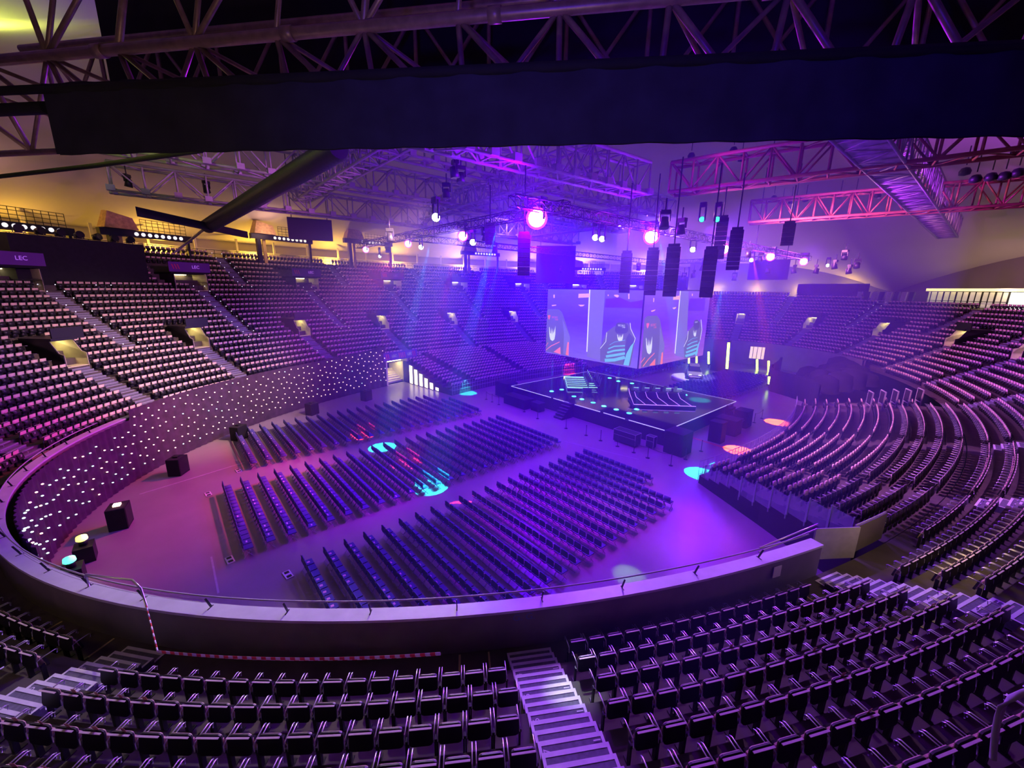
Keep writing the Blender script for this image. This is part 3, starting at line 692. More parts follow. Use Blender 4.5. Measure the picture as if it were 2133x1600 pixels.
draw(0, [((g_post, Bk), [(617, 125), (790, 130), (730, 960), (575, 915)], 0), ((g_line, Bk), [(603, 125), (617, 125), (582, 860), (570, 858)], 0),
    ((g_gold, Bk), [(480, 180), (606, 176), (606, 222), (475, 228)], 0), ((g_gold, Bk), [(474, 308), (553, 308), (530, 326), (500, 328)], 0), ((g_gold, Bk), [(185, 190), (202, 190), (200, 228), (186, 228)], 0), ((g_gold, Bk), [(165, 312), (222, 306), (215, 318), (170, 324)], 0),
    ((g_gold, Bk), [(820, 190), (835, 190), (832, 206), (820, 204)], 0), ((g_gold, Bk), [(880, 192), (955, 190), (945, 222), (925, 224)], 1), ((g_gold, Bk), [(1060, 180), (1076, 178), (1074, 240), (1062, 242)], 0), ((g_vio, Bk), [(800, 240), (960, 222), (1090, 280), (1235, 250), (1235, 350), (790, 340)], 0),
    ((g_grey, O), [(75, 850), (82, 380), (120, 360), (250, 362), (290, 400), (382, 690), (360, 905)], 0), ((g_grey2, O), [(290, 470), (382, 690), (360, 900), (300, 885), (310, 640)], 0), ((g_red, O), [(120, 430), (152, 428), (150, 450), (136, 486), (124, 460)], 0),
    ((g_wht, O), hand(175, 640, 80, 150), 0), ((g_or, O), [(188, 860), (268, 800), (270, 886)], 0), ((g_or, O), [(330, 892), (352, 745), (368, 745), (364, 903)], 0), ((g_or, O), line([(78, 790), (125, 750)], 8), 0), ((g_or, O), line([(90, 838), (160, 790), (260, 742)], 9), 0),
    ((g_grey, O), [(735, 970), (735, 820), (805, 630), (900, 560), (1060, 520), (1145, 710), (1130, 800), (1085, 1025)], 0), ((g_dark, O), [(912, 560), (930, 510), (1060, 520), (1068, 640), (940, 650), (905, 620)], 1), ((g_dark, O), [(1075, 640), (1140, 715), (1100, 800), (1020, 1000), (1000, 1005), (1040, 700)], 0),
    ((g_teal, O), [(1135, 740), (1120, 780), (1068, 1020), (1005, 1012), (1040, 880), (1090, 790)], 0), ((g_wht, O), line([(735, 820), (800, 740), (812, 632)], 7), 0), ((g_wht, O), line([(1085, 520), (1092, 590), (1145, 700), (1130, 750)], 7), 0), ((g_wht, O), hand(970, 690, 72, 74), 0),
    ] + [((g_teal, O), line([(845 - q * 14, 778 + q * 45), (900, 745 + q * 48 + q * q), (1025, 752 + q * 45 - (10 if q else 30))], 5 + 8 * q), 0) for q in range(5)], cube)
def tx(side, s_, px, py, w_, mt, nm='screen_text'):
    axis, val, sg = (1, CY0, -1) if side == 0 else (0, CX1, 1)
    p = plane_pt(1120 + px / 5.613, 580 + py / 5.615, axis, val).copy(); p[axis] = val + sg * .07
    rot = Matrix.Rotation(PI / 2, 4, 'X') if side == 0 else Matrix.Rotation(PI / 2, 4, 'Z') @ Matrix.Rotation(PI / 2, 4, 'X')
    text_mesh(nm, s_, w_, mt, cube, Matrix.Translation(p) @ rot)
tx(0, 'SECRET', 205, 456, .27, g_red); tx(0, 'LAB', 225, 482, .27, g_red); tx(0, 'SECRET', 985, 552, .24, g_wht); tx(0, 'LAB', 1010, 572, .2, g_wht)
draw(1, [((g_post, Bk), [(1672, 140), (1765, 140), (1735, 935), (1605, 900)], 0), ((g_line, Bk), [(1662, 145), (1672, 145), (1608, 880), (1598, 878)], 0), ((g_gold, Bk), [(1585, 212), (1666, 200), (1660, 248), (1580, 250)], 0), ((g_gold, Bk), [(1572, 345), (1622, 332), (1612, 350), (1590, 362)], 0), ((g_gold, Bk), [(1350, 230), (1362, 230), (1358, 276), (1348, 276)], 0), ((g_gold, Bk), [(1322, 378), (1378, 362), (1365, 380), (1330, 392)], 0),
    ((g_gold, Bk), [(1800, 180), (1812, 178), (1810, 205), (1800, 205)], 0), ((g_gold, Bk), [(1920, 160), (1940, 155), (1912, 260), (1905, 258)], 0), ((g_vio, Bk), [(1775, 235), (1960, 230), (1945, 380), (1755, 380)], 0),
    ((g_grey, O), [(1205, 1045), (1245, 470), (1280, 440), (1390, 435), (1425, 480), (1480, 780), (1455, 1010)], 0), ((g_grey2, O), [(1425, 560), (1480, 780), (1455, 1010), (1400, 1012), (1420, 760)], 0), ((g_red, O), [(1268, 524), (1302, 522), (1298, 550), (1280, 590), (1270, 560)], 0), ((g_wht, O), hand(1300, 780, 78, 176), 0),
    ((g_or, O), [(1300, 1020), (1372, 935), (1368, 1015)], 0), ((g_or, O), [(1428, 1012), (1446, 870), (1462, 860), (1455, 1008)], 0), ((g_or, O), line([(1202, 985), (1250, 925)], 8), 0), ((g_or, O), line([(1225, 1030), (1290, 945), (1362, 872)], 9), 0),
    ((g_grey, O), [(1710, 935), (1705, 790), (1752, 620), (1830, 540), (1895, 500), (1915, 600), (1895, 720), (1855, 905)], 0), ((g_dark, O), [(1815, 560), (1825, 480), (1890, 490), (1890, 590), (1830, 610)], 1), ((g_teal, O), [(1895, 720), (1880, 780), (1855, 905), (1835, 900), (1868, 770)], 0), ((g_wht, O), line([(1703, 800), (1745, 710), (1755, 615)], 6), 0), ((g_wht, O), line([(1905, 480), (1915, 600), (1893, 720)], 6), 0), ((g_wht, O), hand(1832, 640, 36, 66), 0)]
    + [((g_teal, O), line([(1752 - q * 8, 740 + q * 42), (1800, 705 + q * 45), (1862, 690 + q * 42)], 4 + 6 * q), 0) for q in range(5)], cube)
tx(1, 'SECRET', 1345, 545, .30, g_red); tx(1, 'LAB', 1365, 572, .27, g_red); tx(1, 'SECRET', 1848, 512, .2, g_wht)
# ---------------------------------------------------------------- objects on the arena floor
def post(x, y, h=1.0):
    t = MB(); t.lathe((0, 0, 0), [(.17, 0), (.17, .02), (.03, .05), (.024, .06), (.024, h - .06), (.035, h - .05), (.035, h), (.0, h)], 10); return t
PST = [(3.29, 4.18), (1.96, 4.25), (.29, 4.34), (-1.47, 4.3), (-3.15, 4.34), (5.22, 4.27), (5.38, 6.33), (-12.13, 4.76), (-9.52, 4.27), (-18.76, 4.56), (-17.4, 4.4), (-16.04, 4.32), (5.4, 9.0), (5.4, 16.4), (5.4, 18.6), (5.4, 21.), (5.4, 23.2), (-5.6, 4.3)]
post_me = post(0, 0).mesh('barrier_post', [M['blackm']])
for k, (x, y) in enumerate(PST):
    o = bpy.data.objects.new('barrier_post', post_me); COL.objects.link(o); o.location = (x, y, 0)
    tag(o, 'black barrier post %s of the stage, %s from the near corner' % (('before the long side', nth(1 + sum(1 for a, b in PST if b < 5 and a > x))) if y < 5 else ('along the right side', nth(1 + sum(1 for a, b in PST if b >= 5 and b < y)))), 'post', 'barrier posts around the stage')
for a, b, w_ in ((0, 1, 'right of the flight case'), (9, 10, 'far left'), (10, 11, 'left, by the draped desk'), (13, 14, 'at the right stage side'), (15, 16, 'at the far right stage side'), (0, 5, 'at the near stage corner')):
    p, q = PST[a], PST[b]; t = MB(); t.tube([(p[0] + (q[0] - p[0]) * f, p[1] + (q[1] - p[1]) * f, .93 - .12 * math.sin(PI * f)) for f in (0, .25, .5, .75, 1)], .02, 4)
    t.build('barrier_belt', [M['blackm']], label='black belt slung between two barrier posts, ' + w_, cat='belt')
def case(x, y, sx, sy, sz, lab, m1='blackm', z=0., rz=0.):
    c = thing('flight_case', lab, 'case', (x, y, z), rz); t = MB(); g_ = 0 if m1 == 'black' else .06; t.box((0, 0, sz / 2 + g_), (sx, sy, sz - 2 * g_)); t.build('body', [M[m1]], c)
    if m1 == 'black':
        d_ = MB(); d_.box((0, 0, sz - .02), (sx + .06, sy + .06, .06)); d_.build('cloth_top', [M['black']], c); return c
    e = MB()
    for a in (-1, 1):
        for b in (-1, 1): e.box((a * sx / 2, b * sy / 2, sz / 2 + .06), (.03, .03, sz - .1)); e.cyl((a * (sx / 2 - .08), b * (sy / 2 - .08), 0), (a * (sx / 2 - .08), b * (sy / 2 - .08), .09), .04, n=6)
        e.box((0, a * sy / 2, sz), (sx, .03, .03)); e.box((a * sx / 2, 0, sz), (.03, sy, .03)); e.box((0, a * sy / 2, sz * .62), (sx, .025, .02))
    e.build('edging', [M['alu']], c); return c
case(.35, 5.6, 2.2, .9, 1.15, 'long flight case table standing in front of the near stage corner', 'shell')
case(2.3, 6.3, .7, .5, 1.1, 'small case stand with a lit screen beside the near stage corner')
case(4.2, 7.2, 1.6, 1.7, 1.9, 'tall black draped box at the near corner of the stage', 'black')
case(5.2, 12.4, 1.1, 1.0, 1.9, 'upright black case on the right side of the stage', 'black')
case(4.9, 15.6, 1.9, 1.5, 1.5, 'black draped case with a pale item on top, right of the stage', 'black')
case(5.0, 18.9, 1.2, 1.5, 1.7, 'black case beside the right stage steps', 'black')
case(-14.4, 5.9, 3.6, 1.4, 1.1, 'long draped control desk left of the stage steps', 'black')
case(-18.6, 7.6, 2.2, 1.8, 1.8, 'draped camera platform at the far left stage corner', 'black')
case(-11.6, 6.3, 1.3, .9, .95, 'low black case beside the draped control desk', 'black')
for k, (x, y) in enumerate([(-10.31, -27.3), (-16.5, -24.6), (-21.7, -20.3), (-25.3, -13.4), (-27.2, -6.9)]):
    c = thing('loudspeaker', 'black loudspeaker box before the star curtain, %s from the near end' % nth(k + 1), 'loudspeaker', (x, y, 0), facing(math.degrees(math.atan2((y - VC) / B0, (x - UC) / A0))), 'loudspeakers along the star curtain')
    t = MB(); t.bbox((0, 0, .62), (1.05, .8, 1.24), .04); t.build('cabinet', [M['black']], c)
    t = MB(); t.box((0, .41, .66), (.95, .02, 1.1)); t.build('grille', [M['blackm']], c); t = MB(); t.box((0, 0, 1.28), (.3, .3, .12)); t.build('top_light', [M['e_led'] if k in (0,) else M['blackm']], c)
for k, (x, y, z) in enumerate([(-7.5, -28.4, 0), (-5.6, -28.6, 0)]):
    c = thing('effect_light', 'floor effect light on a black case glowing %s behind the near railing' % ('yellow' if k == 0 else 'bright green'), 'lamp', (x, y, z)); t = MB(); t.box((0, 0, .4), (.8, .7, .8)); t.cyl((0, 0, .8), (0, 0, 1.1), .16); t.build('body', [M['blackm']], c)
    t = MB(); t.lathe((0, 0, 1.15), [(.02, .2), (.2, .12), (.22, -.05), (.1, -.14)], 10); t.build('lens', [mat('glow_%d' % k, (1, 1, 1), emit=((1, .8, .1), (.05, 1, .55))[k], estr=3, sample=False)], c)
for k, (px, py) in enumerate([(479, 1167), (600, 1198), (497, 981), (434, 1030)]):
    p = at(px, py, 0); c = thing('cable_box', 'small white-framed floor plate beside the chair rows, %s from the camera' % nth(k + 1), 'floor box', (p[0], p[1], 0), .1); t = MB(); t.box((0, 0, .02), (.62, .32, .04)); t.build('frame', [M['white']], c)
    t = MB(); t.box((-.17, 0, .043), (.18, .2, .01)); t.box((.17, 0, .043), (.18, .2, .01)); t.build('socket', [M['shell']], c)
def fline(a, b, w_, mt, lab, name='floor_line'):
    a = at(*a, 0); b = at(*b, 0); d = (b - a)[:2]; L = math.hypot(*d); t = MB(); t.box((0, 0, .003), (L, w_, .006)); o = t.build(name, [mt], label=lab, cat='floor line', loc=((a[0] + b[0]) / 2, (a[1] + b[1]) / 2, 0)); o.rotation_euler = (0, 0, math.atan2(d[1], d[0]))
fline((290, 1030), (510, 963), .12, M['alu'], 'pale marking line across the empty floor left of the chairs')
fline((440, 1160), (455, 1236), .08, M['alu'], 'short pale marking line on the floor near the railing')
fline((1436, 910), (1590, 958), .30, M['redline'], 'broad reddish strip across the floor right of the stage')
fline((910, 855), (1330, 957), .06, M['alu'], 'thin line on the floor in front of the first chair rows')
# ---------------------------------------------------------------- entrances, curtain, barriers, walls above the bowl
def vom(a, row, w_, h, lab, kind='mid'):
    d0 = di(row) - .1; z0 = ZI[row]; v = thing('stand_entrance', lab, 'entrance', E3(a, d0, z0), facing(a), 'entrances into the stands')
    D = 3.2 if kind == 'mid' else 5.0; b = MB(); ou = MB(); hw = w_ / 2
    for s_ in (-1, 1):
        for mb, x, th in ((b, s_ * (hw + .02), .03), (ou, s_ * (hw + .08), .07)):
            xa, xb = x - th / 2, x + th / 2; mb.hexa([(xa, .05, -.1), (xb, .05, -.1), (xb, -D, -.1), (xa, -D, -.1), (xa, .05, .95), (xb, .05, .95), (xb, -D, h + .1), (xa, -D, h + .1)]); mb.hexa([(xa, .05, .5), (xb, .05, .5), (xb, -D, .5), (xa, -D, .5), (xa, -.9 if kind == 'mid' else 0, h), (xb, -.9 if kind == 'mid' else 0, h), (xb, -D, h), (xa, -D, h)])
    b.box((0, -D, h / 2), (w_, .1, h)); b.box((0, -D / 2, -.02), (w_, D, .06)); b.build('walls', [M['yellowwall']], v); ou.build('outer_wall', [M['shell']], v)
    t = MB(); t.box((0, -D / 2 - .3, h + .1), (w_ + .3, D - .6, .2)); t.box((-.4 if kind == 'mid' else 0, -.75 if kind == 'mid' else 0, h + .5), (w_ + .7, .1, .9)); t.build('roof', [M['shell'] if kind == 'mid' else M['black']], v)
    l = MB(); l.box((0, -D / 2 - .4, h - .05), (w_ * .5, .9, .06)); l.build('strip_light', [M['e_vom']], v)
    if kind != 'mid':
        r = MB(); r.tube([(-hw, .05, .95), (hw, .05, .95)], .025, 5)
        for q in range(7): r.cyl((-hw + w_ * q / 6, .05, 0), (-hw + w_ * q / 6, .05, .95), .015, n=5)
        r.build('railing', [M['blackm']], v)
    return v
for a in PHL:
    if 30 < a < 250 or a > 320: vom(a, MIDV, 1.5, 2.0, 'yellow-lit entrance at mid height, %s clockwise from the central stair' % nth((PHL.index(a) - 19) % 22), 'mid')
for k, a in enumerate(PHT): vom(a, TOPR, 3.4, 1.9, 'high-level entrance with yellow light under the top tier, %s from the left' % nth(k + 1), 'top')
m_ban = mat('purple_banner', (.16, .04, .30), .7); m_txt = flat('banner_text', (.45, .12, .9), .9); m_rs = mat('banner_red', (.75, .05, .18), .6)
for k, a in enumerate(PHT[:4]):
    c = thing('sponsor_banner', 'purple banner with pale lettering and red marks above the %s high entrance from the left' % nth(k + 1), 'banner', E3(a, di(TOPR) - .2, ZI[TOPR] + 2.15), facing(a)); t = MB(); t.box((0, 0, .55), (4.4, .05, 1.1)); t.build('cloth', [m_ban], c)
    rz = facing(a)
    t = MB(); 
    for q in range(3): t.hexa([(1.1 + q * .28, .03, .3), (1.2 + q * .28, .03, .3), (1.2 + q * .28, .05, .3), (1.1 + q * .28, .05, .3), (1.25 + q * .28, .03, .85), (1.37 + q * .28, .03, .85), (1.37 + q * .28, .05, .85), (1.25 + q * .28, .05, .85)])
    t.build('red_marks', [m_rs], c)
    o = text_mesh('lettering', 'LEC' if k else 'LEC', .5, m_txt, None, Matrix.Identity(4)); o.parent = c; o.matrix_local = Matrix.Translation((-.6, .045, .58)) @ Matrix.Rotation(PI, 4, 'Z') @ Matrix.Rotation(PI / 2, 4, 'X')
# star curtain
cur = thing('star_curtain', 'tall dark curtain dotted with tiny warm lights along the left end of the floor', 'curtain', (0, 0, 0))
def ctop(a): return 4.86 if a > 215 else 4.86 + .5 * (215 - a) / 13
A1 = 201.5; A2 = 284.
t = MB(); n = 260; V = []
for k in range(n + 1):
    a = A1 + (A2 - A1) * k / n; d = -.28 + .05 * math.sin(k * 1.9); e = EP(a, d); zt = ctop(a) if a < 248 else 4.2
    V += [(e[0], e[1], .02), (e[0], e[1], zt)]
t.add(V, [(2 * k, 2 * k + 1, 2 * k + 3, 2 * k + 2) for k in range(n)], 0, True)
t.build('cloth', [mat('curtain_cloth', (.045, .02, .05), .85, noise=.3, scale=2)], cur)
random.seed(3); LP = []
tries = 0
while len(LP) < 450 and tries < 60000:
    tries += 1; a = random.uniform(A1 + .3, 278); z = random.uniform(.75, (ctop(a) if a < 248 else 3.9) - .25); e = EP(a, -.40)
    if (a < 250 or random.random() < .12) and all((e[0] - q[0]) ** 2 + (e[1] - q[1]) ** 2 + (z - q[2]) ** 2 > .55 ** 2 for q in LP): LP.append((e[0], e[1], z, a))
dot = MB(); dot.lathe((0, 0, 0), [(.0, .04), (.045, .02), (.055, 0), (.045, -.02), (.0, -.04)], 8)
dm = {0: dot.mesh('light_point', [M['e_led']]), 1: dot.mesh('light_point', [M['e_ledw']])}
LP.sort(key=lambda q: math.dist(q[:3], CAM)); rest_l = MB()
m_dots = [M['e_led'], M['e_ledw']]
for k, q in enumerate(LP):
    cool = 1 if (random.random() < (.75 if q[3] > 250 else .05)) else 0
    if k < 100:
        o = bpy.data.objects.new('light_point', dm[cool]); COL.objects.link(o); o.parent = cur; o.location = q[:3]
    else: rest_l.lathe(q[:3], [(.0, .045), (.045, .02), (.055, 0), (.045, -.02), (.0, -.045)], 6, cool)
rest_l.build('light_points', m_dots, cur, kind='stuff')
# railing and cap on the near parapet
t = thing('parapet_railing', 'low metal handrail on short posts along the near parapet', 'railing', (0, 0, 0))
r = MB(); A = np.arange(252, 331.8, 1.); r.tube([E3(a, .12, 4.68) for a in A], .024, 6); r.build('handrail', [M['alu']], t)
r = MB(); B_ = np.arange(285, 300.1, 1.)
for z in (4.46, 4.57): r.tube([E3(a, .12, z) for a in B_], .008, 4)
r.build('wire', [M['alu']], t)
p = MB(); p.hexa([(-.012, .03, 0), (.012, .03, 0), (.012, .09, 0), (-.012, .09, 0), (-.012, -.10, .38), (.012, -.10, .38), (.012, -.05, .38), (-.012, -.05, .38)]); p.box((0, .03, .0), (.03, .2, .015)); pm = p.mesh('post', [M['blackm']])
for a in np.arange(253.5, 331.5, 3.9):
    o = bpy.data.objects.new('post', pm); COL.objects.link(o); o.parent = t; o.location = E3(a, .14, 4.30); o.rotation_euler = (0, 0, facing(a))
r = MB(); r.tube([E3(292.5, .12, 4.72), E3(296.2, .2, 4.98), E3(296.9, .3, 4.85), E3(297.1, .34, 4.32)], .03, 6); r.tube([E3(292.5, .12, 4.72), E3(292.5, .12, 4.3)], .03, 6); r.tube([E3(327.5, .12, 4.72), E3(331.6, .12, 5.0)], .025, 6); r.tube([E3(327.5, .12, 4.55), E3(331.6, .12, 4.8)], .025, 6); r.build('end_rail', [M['steel']], t)
# gate panels at the right end of the parapet
g = thing('gate', 'steel gate with a pale panel between parapet and the pull-out stand', 'gate', (0, 0, 0))
a0, a1 = 332.6, 335.0; r = MB(); p, q = EP(a0, -.3), EP(a1, .3); r.hexa([(p[0], p[1], 3.05), (q[0], q[1], 3.05), (q[0] + .05, q[1], 3.05), (p[0] + .05, p[1], 3.05), (p[0], p[1], 4.4), (q[0], q[1], 4.4), (q[0] + .05, q[1], 4.4), (p[0] + .05, p[1], 4.4)]); r.build('leaf', [M['alu']], g)
r = MB(); ring(r, 335.2, 338.6, [(.1, 3.05), (.1, 4.25), (.16, 4.25), (.16, 3.05)], 1, 0, True); r.build('wall_panel', [M['parapet']], g)
r = MB(); r.tube([E3(a, .13, 4.32) for a in np.arange(335.2, 338.7, .8)], .03, 6); r.build('top_rail', [M['alu']], g)
# paper sign and dim stencils on the inner parapet
t = MB(); e = EP(328.4, .42); t.box((0, 0, 0), (.36, .02, .42)); o = t.build('paper_sign', [M['white']], label='small pale notice fixed to the inner side of the parapet at its right end', cat='sign', loc=(e[0], e[1], 3.85)); o.rotation_euler = (0, 0, facing(328.4))
m_dim = mat('stencil_blue', (.10, .16, .34), .7)
o = text_mesh('wall_stencil', 'G. G.', .30, m_dim, None, Matrix.Translation(E3(315.0, .372, 4.02)) @ Matrix.Rotation(facing(315.0), 4, 'Z') @ Matrix.Rotation(PI / 2, 4, 'X')); tag(o, 'dim blue letters on the inner parapet wall above the central stair', 'lettering')
for k, (a, w_) in enumerate(((312.1, .06), (313.4, .05), (317.2, .06), (294.6, .06), (290.4, .06), (329.7, .06))):
    t = MB(); p, q = EP(a, .42), EP(a, 1.42); L = 1.0; t.box((0, 0, .006), (w_, L, .012)); o = t.build('floor_marking', [M['yellowline']], label='yellow line painted across the walkway, %s from the left' % nth([4, 3, 5, 2, 1, 6].index(k + 1 if False else [4, 3, 5, 2, 1, 6][k]) + 1), cat='line', group='yellow lines across the walkway', loc=((p[0] + q[0]) / 2, (p[1] + q[1]) / 2, 3.0)); o.rotation_euler = (0, 0, facing(a))
# red and white tape along the first row
tr_ = mat('tape_red', (.6, .03, .05), .5)
for z, off, lab in ((3.98, 0, 'upper strand of red and white tape before the first row left of the central stair'), (3.80, .15, 'lower strand of red and white tape sagging before the first row')):
    t = MB(); A = np.arange(300.2, 311.5, .19)
    for k in range(len(A) - 1):
        p, q = EP(A[k], 1.60 - off), EP(A[k + 1], 1.60 - off); t.hexa([(p[0], p[1], z + .35), (q[0], q[1], z + .35), (q[0] + .005, q[1], z + .35), (p[0] + .005, p[1], z + .35), (p[0], p[1], z + .43), (q[0], q[1], z + .43), (q[0] + .005, q[1], z + .43), (p[0] + .005, p[1], z + .43)], k % 2)
    if off == 0:
        p, q = E3(300.2, 1.6, 4.37), E3(297.1, .34, 4.35)
        for k in range(14): f, g_ = k / 14, (k + 1) / 14; t.cyl([p[j] + (q[j] - p[j]) * f for j in range(3)], [p[j] + (q[j] - p[j]) * g_ for j in range(3)], .018, n=4, m=k % 2)
    t.build('barrier_tape', [M['white'], tr_], label=lab, cat='tape')
# paper slips on the seats of the near-left rows
slipm = mat('tan_slip', (.80, .48, .28), .6)
# ground-level entrance at the left, with banner
e = thing('floor_entrance', 'ground-level entrance with stairs beneath a red-striped banner at the far left', 'entrance', (0, 0, 0))
P = lambda a, d, z: E3(a, d, z)
b = MB()
for k in range(8): b.hexa([P(201, .6 + .4 * k, 0), P(196.4, .6 + .4 * k, 0), P(196.4, 1.0 + .4 * k, 0), P(201, 1.0 + .4 * k, 0), P(201, .6 + .4 * k, .22 * k), P(196.4, .6 + .4 * k, .22 * k), P(196.4, 1.0 + .4 * k, .22 * k), P(201, 1.0 + .4 * k, .22 * k)])
b.build('steps', [M['yellowwall']], e)
for aa in (201.1, 196.3):
    b = MB(); b.hexa([P(aa, -.2, 0), P(aa + .4, -.2, 0), P(aa + .4, 4.2, 0), P(aa, 4.2, 0), P(aa, -.2, 4.2), P(aa + .4, -.2, 4.2), P(aa + .4, 4.2, 4.2), P(aa, 4.2, 4.2)]); b.build('side_wall', [M['yellowwall']], e)
b = MB(); b.hexa([P(201, 1.2, 3.0), P(196.4, 1.2, 3.0), P(196.4, 1.9, 3.0), P(201, 1.9, 3.0), P(201, 1.2, 3.05), P(196.4, 1.2, 3.05), P(196.4, 1.9, 3.05), P(201, 1.9, 3.05)]); b.build('strip_light', [M['e_vom']], e)
c = thing('sponsor_banner', 'long dark banner with red slashes over the ground-level entrance', 'banner', E3(198.2, -.42, 3.6), facing(198.2)); t = MB(); t.box((0, 0, .4), (5.6, .05, 1.15)); t.build('cloth', [m_ban], c)
t = MB()
for q in (-2.5, -2.2, -.75, -.45, -.15, .15, 1.9, 2.2): t.hexa([(q, .03, .05), (q + .12, .03, .05), (q + .12, .05, .05), (q, .05, .05), (q + .12, .03, .78), (q + .27, .03, .78), (q + .27, .05, .78), (q + .12, .05, .78)])
t.build('red_marks', [m_rs], c)
for q, s_ in ((-1.5, 'LEC'), (1.1, 'KIA')):
    o = text_mesh('lettering', 'LEC', .48, flat('banner_pale', (.5, .4, .9), .7), None, Matrix.Identity(4)); o.parent = c; o.matrix_local = Matrix.Translation((q, .045, .42)) @ Matrix.Rotation(PI, 4, 'Z') @ Matrix.Rotation(PI / 2, 4, 'X')
# bright doors under the near end of the left pull-out stand
m_open = mat('lit_door', (1, 1, 1), emit=(1., .85, .6), estr=2.4)
for k in range(6):
    x = -31.6 + 1.15 * k; hh = max(.25, 2.5 - .42 * k); t = MB(); t.box((x, 2.2 - (-24.1 - x) * .121 - .14, .1 + hh / 2), (.78, .05, hh))
    t.build('lit_opening', [m_open], label='bright opening beneath the left pull-out stand, %s from the left' % nth(k + 1), cat='opening', group='bright openings under the left stand')
# glass barrier on the end of the right stand
for k in range(9):
    x0_ = 8.3 + k * .95; y0_ = 3.0 - k * .545; z0 = .35 + .215 * k * 1.15; c = thing('glass_barrier', 'glass barrier panel on the end of the right stand, %s from the floor' % nth(k + 1), 'barrier', (x0_, y0_, z0), R(-29.8), 'glass panels at the end of the right stand')
    t = MB(); t.box((.53, 0, .55), (1.0, .015, 1.1)); t.build('pane', [M['glass']], c)
    t = MB(); t.box((0, 0, .5), (.05, .06, 1.35)); t.box((1.04, 0, .5), (.05, .06, 1.35)); t.build('post', [mat('green_grey_%d' % k, (.30, .38, .36), .4)] if k == 0 else [bpy.data.materials['green_grey_0']], c)
t = MB(); t.hexa([(8.3, 3.04, 0), (17.0, -1.95, 0), (17.05, -1.85, 0), (8.35, 3.12, 0), (8.3, 3.04, .5), (17.0, -1.95, 2.9), (17.05, -1.85, 2.9), (8.35, 3.12, .5)]); t.build('stand_skirt', [M['shell']], label='dark sloping side panel under the glass barrier of the right stand', cat='panel')
# car on the far side of the stage
car = thing('car', 'silver estate car on a low white plinth beyond the stage', 'car', (-8.0, 35.6, .55), R(-62)); car.scale = (1.2, 1.15, 1.15)
def car_mesh():
    b = MB(); secs = []
    prof = [(-2.25, .55, .72, .80), (-2.1, .45, .95, .86), (-1.3, .42, 1.0, .90), (-.2, .42, 1.0, .90), (.7, .42, .98, .90), (1.5, .42, .92, .88), (2.1, .45, .80, .80), (2.3, .55, .68, .70)]
    for x, z0, z1, w_ in prof: secs.append([(x, -w_, z0 + .1), (x, -w_, (z0 + z1) / 2), (x, -w_ * .92, z1), (x, w_ * .92, z1), (x, w_, (z0 + z1) / 2), (x, w_, z0 + .1), (x, w_ * .8, z0 - .12), (x, -w_ * .8, z0 - .12)])
    V = [p for s_ in secs for p in s_]; n = 8
    b.add(V, [(i * n + k, i * n + (k + 1) % n, (i + 1) * n + (k + 1) % n, (i + 1) * n + k) for i in range(len(secs) - 1) for k in range(n)] + [tuple(range(n)), tuple(range(len(V) - 1, len(V) - n - 1, -1))], 0, True)
    return b
m_car = mat('silver_paint', (.55, .53, .56), .25, metal=.6); b = car_mesh(); b.build('body', [m_car], car)
b = MB(); b.hexa([(-2.1, -.78, .95), (1.1, -.78, .95), (1.1, .78, .95), (-2.1, .78, .95), (-1.75, -.62, 1.48), (.25, -.62, 1.48), (.25, .62, 1.48), (-1.75, .62, 1.48)]); b.build('window_band', [mat('car_glass', (.02, .02, .03), .05)], car)
b = MB(); b.box((-.75, 0, 1.50), (1.95, 1.2, .05)); b.build('roof', [m_car], car)
for x in (-1.4, 1.45):
    for y in (-.86, .86): w_ = MB(); w_.cyl((x, y - .1, .33), (x, y + .1, .33), .33, n=18); w_.cyl((x, y - .11, .33), (x, y + .11, .33), .2, n=12, m=1); w_.build('wheel', [M['shell'], M['alu']], car)
b = MB(); b.box((2.22, -.55, .70), (.08, .3, .12)); b.box((2.22, .55, .70), (.08, .3, .12)); b.build('headlight', [M['e_step']], car)
t = MB(); t.cyl((-8.0, 35.6, 0), (-8.0, 35.6, .55), 3.1, n=40); t.build('car_plinth', [M['white']], label='round low white plinth under the silver car', cat='plinth')
# lime light tubes
for k, (px, y0, y1, D) in enumerate([(1513, 768, 714, 73), (1576, 776, 749, 80), (1600, 780, 752, 80), (1434, 757, 742, 80), (1450, 756, 738, 80), (1475, 758, 733, 78), (1601, 800, 785, 66)]):
    p = far(px + 1, y0, D); q = far(px + (5 if k == 0 else 1), y1, D); c = thing('light_tube', 'upright lime green light tube, %s' % ['the tallest, leaning beside the dark pillar', 'left one of the pair before the bright doorway', 'right one of the pair before the bright doorway', 'first of three under the cube edge', 'middle of three under the cube edge', 'third of three under the cube edge', 'the short stub at the edge of the black drape'][k], 'lamp', (p[0], p[1], p[2]))
    v = q - p; t = MB(); t.tube([(0, 0, 0), tuple(v * .5), tuple(v)], .16 if k else .2, 8); t.build('tube', [M['e_tube']], c); t = MB(); t.box((0, 0, -.1), (.5, .5, .2)); t.cyl((0, 0, -.2), (0, 0, -p[2]), .05); t.build('stand', [M['blackm']], c)
